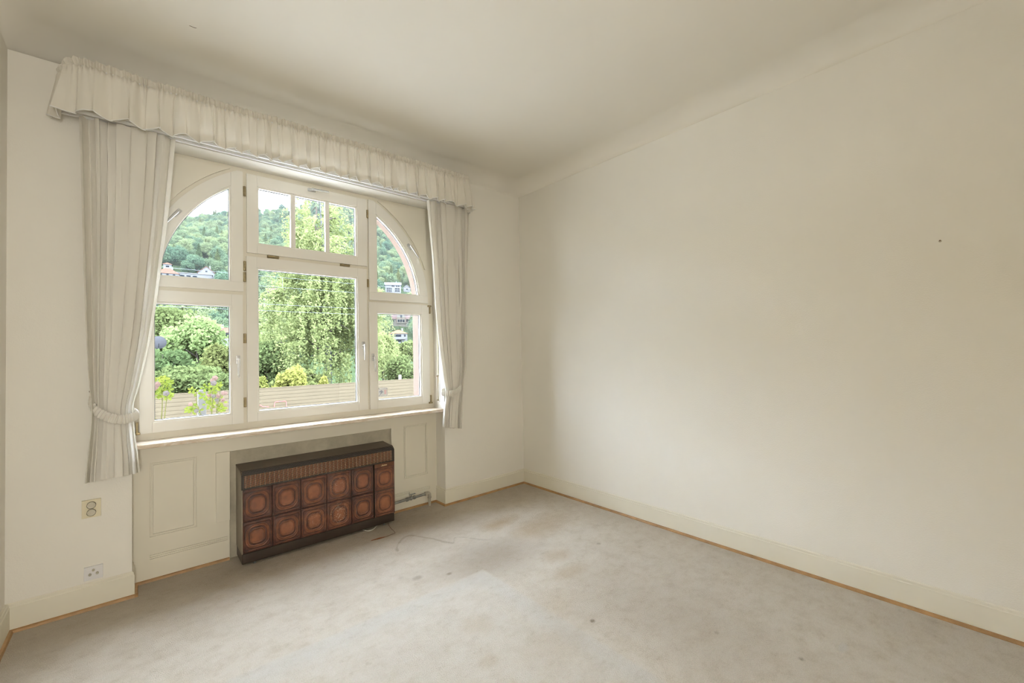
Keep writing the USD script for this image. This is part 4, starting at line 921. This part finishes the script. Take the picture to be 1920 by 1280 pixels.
def free(x, y):
    """1 where a tree may stand, a smaller share where only a garden shrub leaves a house in view, 0 on a house"""
    out = 1.0
    for hx, hy in HOUSE_AT:
        dx, dy = x - hx, y - hy
        ux, uy = (hx + 3.25), (hy + 3.6); L = math.hypot(ux, uy); ux, uy = ux / L, uy / L
        along, side = dx * ux + dy * uy, abs(dx * uy - dy * ux)
        if -9 < along < 11 and side < 9.5: return 0.0
        if along < 0 and side < 7.5 and (along > -60 or hy < 260): out = min(out, 0.14 if along > -30 else 0.26)
    return out
near, tries = [], 0
while len(near) < 190 and tries < 6000:
    tries += 1
    y = 68 + 184 * r.random() ** 0.8; x = r.uniform(xl(y), xr_(y))
    sh = free(x, y)
    if sh and all((x - a) ** 2 + (y - b) ** 2 > (4.8 + 0.014 * y) ** 2 for a, b, *_ in near): near.append((x, y, r.integers(0, 4) if r.random() < 0.85 else 3, sh * r.uniform(0.60, 0.95), r.uniform(0, 360)))
near.sort(key=lambda q: q[1])
KIND = ['rounded green tree on the wooded slope beyond the fence', 'tall leafy tree on the wooded slope beyond the fence', 'broad low tree on the wooded slope beyond the fence', 'dark pointed conifer on the wooded slope beyond the fence']
NAMES = ['round_tree', 'tall_tree', 'broad_tree', 'conifer']; GROUPS = ['rounded trees on the wooded slope', 'tall trees on the wooded slope', 'broad trees on the wooded slope', 'conifers on the wooded slope']
first = {}
for x, y, k, sc_, rz in near:
    z = float(terrain(x, y)) - 0.4
    if k not in first:
        t = thing(NAMES[k], KIND[k], 'tree', (x, y, z), rz, group=GROUPS[k], world=False)
        obj('foliage', protos[k][0], M[protos[k][2]], t, smooth=False, kind='stuff'); obj('trunk', protos[k][1], M['bark'], t)
        t.AddScaleOp().Set(Gf.Vec3f(sc_, sc_, sc_)); first[k] = t
    else:
        dup(first[k], (x, y, z), rz, scale=(sc_,) * 3)
# the forest above: one instancer
far_pos, far_idx, far_rot, far_sc = [], [], [], []
y = 60.0
while y < 205:                    # left of what the photo shows the wood goes on
    for x in np.arange(-8 - 0.42 * y, xl(y) - 2, 6.5):
        xx, yy = x + r.uniform(-2, 2), y + r.uniform(-3, 3)
        far_pos.append((xx, yy, float(terrain(xx, yy)) - 0.8)); far_idx.append(int(r.choice(4, p=(0.34, 0.28, 0.26, 0.12)))); far_rot.append(r.uniform(0, 2 * np.pi)); far_sc.append(r.uniform(0.6, 1.0))
    y += 6.5
y = 205.0
while y < 812:
    step = 4.2 + 0.010 * y
    for x in np.arange(-4 - 0.42 * y, xr_(y) + 15, step):
        xx, yy = x + r.uniform(-0.45, 0.45) * step, y + r.uniform(-0.5, 0.5) * step
        sh = free(xx, yy)
        if not sh: continue
        far_pos.append((xx, yy, float(terrain(xx, yy)) - 0.8)); far_idx.append(int(r.choice(4, p=(0.34, 0.28, 0.26, 0.12)))); far_rot.append(r.uniform(0, 2 * np.pi)); far_sc.append(sh * r.uniform(0.75, 1.35))
    y += step * 0.95
pi = UsdGeom.PointInstancer.Define(stage, '/World/hill_forest')
tag(pi, 'dense hazy deciduous forest covering the hill up to the skyline', 'forest', kind='stuff')
for i, (fol, tr, ml) in enumerate(protos):
    UsdGeom.Xform.Define(stage, '/World/hill_forest/tree_%03d' % i)
    pr = usdkit.mesh(stage, '/World/hill_forest/tree_%03d/foliage' % i, fol, M[ml], smooth=False)
pi.CreatePrototypesRel().SetTargets([Sdf.Path('/World/hill_forest/tree_%03d' % i) for i in range(4)])
pi.CreateProtoIndicesAttr(Vt.IntArray(far_idx)); pi.CreatePositionsAttr(Vt.Vec3fArray.FromNumpy(np.array(far_pos, np.float32)))
pi.CreateOrientationsAttr(Vt.QuathArray([Gf.Quath(math.cos(a / 2), 0, 0, math.sin(a / 2)) for a in far_rot]))
pi.CreateScalesAttr(Vt.Vec3fArray.FromNumpy(np.repeat(np.array(far_sc, np.float32)[:, None], 3, 1)))

# ---- houses on the slope
def house(name, label, x, y, z, w, d, hw, hr, wall, roof, kind='gable', face=None, wins=(), chimney=True, extra=None):
    """front along local -y, turned towards the valley; w wide, d deep, walls hw high, roof hr high"""
    face = math.degrees(-math.atan2(x + 3.25, y + 3.6)) if face is None else face
    t = thing(name, label, 'house', (x, y, z), face, world=False)
    obj('walls', bx(-w / 2, w / 2, -d / 2, d / 2, -4, hw), M[wall], t, smooth=False)
    o = 0.5
    if kind == 'side':      # ridge along the front
        obj('roof', yz_prism([(-d / 2 - o, hw - 0.2), (d / 2 + o, hw - 0.2), (0, hw + hr)], -w / 2 - o, w / 2 + o), M[roof], t, smooth=False)
    elif kind == 'gable':   # gable to the front
        obj('gable', ext_y(Polygon([(-w / 2, hw - 0.1), (w / 2, hw - 0.1), (0, hw + hr - 0.25)]), -d / 2, d / 2), M[wall], t, smooth=False)
        for s_ in (-1, 1):
            obj('roof', ext_y(Polygon([(s_ * (w / 2 + o), hw - 0.45), (s_ * (w / 2 + o), hw - 0.15), (0, hw + hr), (0, hw + hr - 0.35)]), -d / 2 - o, d / 2 + o), M[roof], t, smooth=False)
    elif kind == 'hip':
        a, b = w / 2 + o, d / 2 + o; rx = max(w / 2 - d / 2, 0.3)
        v = [(-a, -b, hw - 0.2), (a, -b, hw - 0.2), (a, b, hw - 0.2), (-a, b, hw - 0.2), (-rx, 0, hw + hr), (rx, 0, hw + hr)]
        obj('roof', trimesh.Trimesh(v, [(0, 1, 5), (0, 5, 4), (1, 2, 5), (2, 3, 4), (2, 4, 5), (3, 0, 4), (0, 2, 1), (0, 3, 2)], process=False), M[roof], t, smooth=False)
    else:
        obj('roof', bx(-w / 2 - o, w / 2 + o, -d / 2 - o, d / 2 + o, hw, hw + hr), M[roof], t, smooth=False)
    for (cx, cz, ww, wh) in wins:
        obj('window', bx(cx - ww / 2, cx + ww / 2, -d / 2 - 0.04, -d / 2 + 0.1, cz - wh / 2, cz + wh / 2), M['house_window'], t, smooth=False)
    if chimney: obj('chimney', bx(w * 0.18, w * 0.18 + 0.7, -0.4, 0.4, hw + hr * 0.4, hw + hr + 0.9), M[wall], t, smooth=False)
    return t
house('villa', 'low house with red hip roof at the left edge of the arched pane', 9.55, 318, 48.0, 10.5, 8, 2.0, 3.4, 'house_white', 'roof_red', 'hip', wins=((-3, 1, 1, 1), (0, 1, 1, 1), (3, 1, 1, 1)))
house('tower_house', 'narrow white house above the left red hip roof', 10.63, 345, 57.0, 4.2, 4.2, 3.1, 1.3, 'house_white', 'roof_red', 'hip', wins=((0, 1.6, 1.6, 0.9),), chimney=False)
house('flat_roof_hall', 'long white flat-roofed building in the left arched pane', 19.6, 320, 48.4, 23, 8, 2.6, 0.4, 'house_white', 'house_white', 'flat', wins=tuple((x, 1.1, 2.0, 0.8) for x in (-9, -6, -3, 0, 3)), chimney=False)
house('gable_house', 'white gabled house with red roof in the left arched pane', 29.0, 326, 49.8, 8.4, 9, 3.4, 4.2, 'house_white', 'roof_red', 'gable', wins=((-2, 1.8, 1, 1.3), (0, 1.8, 1, 1.3), (2, 1.8, 1, 1.3), (0, 4.4, 1, 1)))
hh = house('red_roof_house', 'white house with long red roof among trees, lower left pane', 13.9, 150, 6.0, 7.6, 6, 2.5, 1.4, 'house_white', 'roof_red', 'side', wins=((1.8, 1.4, 0.7, 1.2), (2.8, 1.4, 0.7, 1.2), (-1.5, 1.4, 0.8, 1.2)))
house('brown_roof_house', 'house with brown-red roof left of the birch top', 56.4, 272, 34.6, 8.4, 7, 2.6, 2.6, 'house_cream', 'roof_brown', 'side', wins=((-2, 1.3, 1, 1.2), (0.5, 1.3, 1, 1.2), (2.5, 1.3, 1, 1.2)))
house('white_block', 'white three-storey house with grey roof in the right arched pane', 156.8, 331, 51.0, 12.8, 9, 6.2, 2.8, 'house_white', 'roof_grey', 'side', wins=tuple((x, z, 0.9, 1.3) for z in (1.2, 3.0) for x in (-4.4, -3.0, -1.6, 2.0, 3.2, 4.6)) + tuple((x, 5.2, 0.9, 1.1) for x in (-0.5, 0.6, 3.0, 4.6)))
house('white_house', 'white gabled house right of the grey-roofed one', 176.7, 345, 55.3, 5.8, 6, 3.2, 2.6, 'house_white', 'house_white', 'gable', wins=((0, 1.8, 1.2, 1.2),), chimney=False)
h7 = house('gabled_villa', 'large villa with brownish roof and cream half-timbered gable', 123.3, 250, 19.8, 15.4, 10, 2.9, 4.0, 'house_cream', 'roof_brown', 'side', wins=tuple((x, 1.5, 0.9, 1.3) for x in (-6, -4.6, 3.6, 4.8, 6.2)))
obj('front_gable', ext_y(Polygon([(-3.0, 0), (3.0, 0), (3.0, 3.0), (1.5, 6.2), (-1.5, 6.2), (-3.0, 3.0)]), -5.6, -1), M['house_cream'], h7, smooth=False)
for cx, cz, ww, wh in ((0, 4.5, 1.1, 1.5), (-1.5, 1.5, 1.1, 1.5), (0, 1.5, 1.1, 1.5), (1.5, 1.5, 1.1, 1.5)):
    obj('window', bx(cx - ww / 2, cx + ww / 2, -5.68, -5.5, cz - wh / 2, cz + wh / 2), M['house_window'], h7, smooth=False)
for x0, x1, z0, z1 in ((-3, 3, 2.9, 3.15), (-2.9, -2.7, 0.2, 2.9), (2.7, 2.9, 0.2, 2.9), (-1.4, 1.4, 5.9, 6.1)):
    obj('timber_beam', bx(x0, x1, -5.66, -5.5, z0, z1), M['timber'], h7, smooth=False)
h8 = house('orange_roof_villa', 'white villa with wide orange hip roof and balcony', 91.8, 190, 5.8, 8.2, 7, 4.9, 1.7, 'house_white', 'roof_orange', 'hip', wins=((-0.2, 3.7, 3.0, 1.0), (-3.0, 3.7, 1.0, 1.2), (0.2, 1.2, 2.4, 0.8), (3.0, 3.7, 0.7, 1.0)))
obj('balcony', bx(-1.4, 3.2, -4.6, -3.4, 2.0, 2.8), M['house_white'], h8, smooth=False)

# ---- overhead line of the railway
for nm, lab, zs_ in (('overhead_line', 'upper pair of thin overhead wires crossing the panes', (5.31, 4.82)), ('overhead_line', 'lower pair of thin overhead wires crossing the panes', (3.95, 3.63))):
    t = thing(nm, lab, 'wire', (0, 20.0, zs_[0]))
    for z in zs_:
        xx = np.linspace(-30, 62, 24); sg = 0.0
        obj('wire', tube(np.c_[xx, np.full(24, 20.0), np.full(24, z) + sg], 0.0070, 6), M['wire'], t)
    if zs_[0] > 5:
        for x in (-12.0, 2.15, 16.0): obj('dropper', tube([(x, 20, zs_[0]), (x, 20, zs_[1])], 0.006, 6), M['wire'], t)
for x, sd_ in ((-30.0, 'left'), (62.0, 'right')):
    t = thing('line_mast', 'grey steel mast at the %s end of the overhead wires' % sd_, 'mast', (x, 20.3, -1.6), group='masts of the overhead line')
    obj('post', bx(x - 0.12, x + 0.12, 20.2, 20.44, -1.8, 6.2), M['concrete'], t); obj('arm', bx(x - 0.05, x + 0.05, 19.95, 20.3, 5.2, 5.36), M['concrete'], t); obj('arm', bx(x - 0.05, x + 0.05, 19.95, 20.3, 3.75, 3.9), M['concrete'], t)
sd = thing('satellite_dish', 'round grey satellite dish in front of the trees, left pane', 'dish', (-2.40, 28.0, -1.5))
dm = lathe([(0, 0.05), (0.15, 0.06), (0.28, 0.09), (0.37, 0.14), (0.37, 0.15), (0.27, 0.10), (0, 0.06)], 'y', 30)
dm.apply_transform(trimesh.transformations.rotation_matrix(math.radians(-8), (1, 0, 0))); dm.apply_translation((-2.40, 28.0, 2.33))
obj('reflector', dm, M['dish_grey'], sd); obj('mast', tube([(-2.40, 28.1, -1.6), (-2.40, 28.1, 2.33)], 0.035, 8), M['dish_grey'], sd)
obj('feed_arm', tube([(-2.40, 27.9, 2.0), (-2.40, 27.5, 2.25)], 0.015, 6), M['dish_grey'], sd)

# ---- roses in front of the window
def spray(c, r, n=5, s=0.034):
    ms = []
    for k in range(n):
        a = k * 2 * np.pi / n + r.uniform(-.4, .4); d = np.array([math.cos(a), r.uniform(-.5, .5), math.sin(a) * 0.8]); d /= np.linalg.norm(d)
        sd_ = np.cross(d, [0.2, 1, 0.1]); sd_ /= np.linalg.norm(sd_); up_ = np.cross(sd_, d); L = s * r.uniform(1.1, 1.7); W = L * 0.36
        b = np.asarray(c) + d * 0.008
        v = [b, b + d * L * .3 + sd_ * W * .8 + up_ * .003, b + d * L * .65 + sd_ * W * .8 + up_ * .004, b + d * L, b + d * L * .65 - sd_ * W * .8 + up_ * .004, b + d * L * .3 - sd_ * W * .8 + up_ * .003, b + d * L * .5 - up_ * .002]
        ms.append(trimesh.Trimesh(v, [(0, 1, 6), (1, 2, 6), (2, 3, 6), (3, 4, 6), (4, 5, 6), (5, 0, 6)], process=False))
    return trimesh.util.concatenate(ms)
def flower(c, r, s=0.026):
    ms = []
    for ring, (n, rad, lift) in enumerate(((5, 1.0, 0.2), (5, 0.72, 0.5), (3, 0.42, 0.8))):
        for k in range(n):
            a = k * 2 * np.pi / n + ring * 0.5; e = np.array([math.cos(a), -0.3, math.sin(a)])
            m = m3.Manifold.sphere(1, 10).scale((s * 0.55 * rad + 0.004, s * 0.16, s * 0.5 * rad + 0.004)).rotate((0, -math.degrees(a), 0))
            ms.append(m.translate(tuple(np.asarray(c) + e * s * rad * 0.62 + np.array([0, -s * lift * 0.5, 0]))))
    return cat_(ms)
B1 = [(-2.63, 1.08), (-2.59, 1.1), (-2.51, 1.1), (-2.48, 1.11), (-2.56, 1.03), (-2.51, 1.04), (-2.63, 0.97), (-2.59, 0.94), (-2.52, 0.95), (-2.48, 0.94), (-2.44, 0.88), (-2.55, 0.89), (-2.62, 0.88), (-2.76, 1.06), (-2.72, 1.03), (-2.79, 0.83), (-2.75, 0.8), (-2.74, 0.85), (-2.51, 0.83), (-2.47, 0.81), (-2.44, 0.8), (-2.57, 0.83), (-2.69, 0.81)]
F1 = [(-2.55, 1.17), (-2.53, 1.2), (-2.55, 1.14), (-2.45, 1.01), (-2.42, 1.0), (-2.55, 0.98), (-2.5, 0.97), (-2.45, 0.92), (-2.51, 0.92), (-2.78, 0.9), (-2.59, 0.99), (-2.72, 0.81)]
B2 = [(-3.08, 1.22), (-3.04, 1.22), (-3.01, 1.19), (-2.98, 1.16), (-3.03, 1.15), (-3.05, 1.09), (-3.02, 1.08), (-2.98, 1.08), (-2.98, 1.02), (-2.98, 0.99), (-3.08, 1.08), (-3.06, 1.04), (-3.1, 1.03), (-3.16, 1.15), (-3.14, 1.05), (-3.2, 1.1)]
F2 = [(-3.09, 1.16), (-3.11, 1.12), (-3.01, 1.05)]
r = np.random.default_rng(17)
for lab, root, B, F, mains in (('rose bush with pink blooms outside the lower left pane, right one', (-2.57, 3.0), B1, F1, [(-2.55, 1.15), (-2.71, 0.9), (-2.47, 0.98)]), ('yellowish rose bush at the left edge of the lower left pane', (-3.06, 3.0), B2, F2, [(-3.04, 1.2), (-2.99, 1.1), (-3.14, 1.1)])):
    t = thing('rose_bush', lab, 'rose bush', (root[0], root[1], -1.6))
    stems = []
    for k, (mx, mz) in enumerate(mains):
        c = bez([(root[0] + 0.04 * (k - 1), root[1], -1.6), (root[0] + 0.06 * (k - 1), root[1] + 0.03, 0.0), ((root[0] + mx) / 2, root[1], (0.3 + mz) / 2), (mx, root[1], mz)], 8); stems.append(c)
        obj('stem', tube(c, np.linspace(0.010, 0.003, len(c)), 6), M['rose_stem'], t)
    allp = np.vstack(stems)
    for (x, z) in B:
        c = np.array([x, root[1] + r.uniform(-0.12, 0.12), z]); j = np.argmin(np.abs(allp[:, 2] - z + 0.08) + np.abs(allp[:, 0] - x))
        obj('leaf_spray', cat_([spray(c, r, int(r.integers(4, 7))), tube([allp[j], (allp[j] + c) / 2 + (0, 0, 0.01), c], 0.0018, 5)]), M['rose_leaf'], t, smooth=False)
    for i, (x, z) in enumerate(F):
        c = np.array([x, root[1] + r.uniform(-0.10, 0.0), z]); j = np.argmin(np.abs(allp[:, 2] - z + 0.06) + np.abs(allp[:, 0] - x))
        obj('flower', cat_([flower(c, r, 0.026 if i < 3 else 0.019), tube([allp[j], c], 0.0018, 5)]), M['petal' if i % 3 != 2 else 'petal_white'], t)

# ---- summer haze over the valley
HAZE = 0.0006
M['haze_air'] = usdkit.material(stage, '/World/Looks/haze_air', {'v': ('principled_volume', {'color': (0.060, 0.064, 0.063), 'density': HAZE, 'anisotropy': 0.0})}, (), volume='v.volume')
obj('valley_haze', bx(-450, 850, 60, 1150, -8, 320), M['haze_air'], smooth=False, label='thin blue summer haze hanging over the wooded valley', cat='haze', kind='stuff')
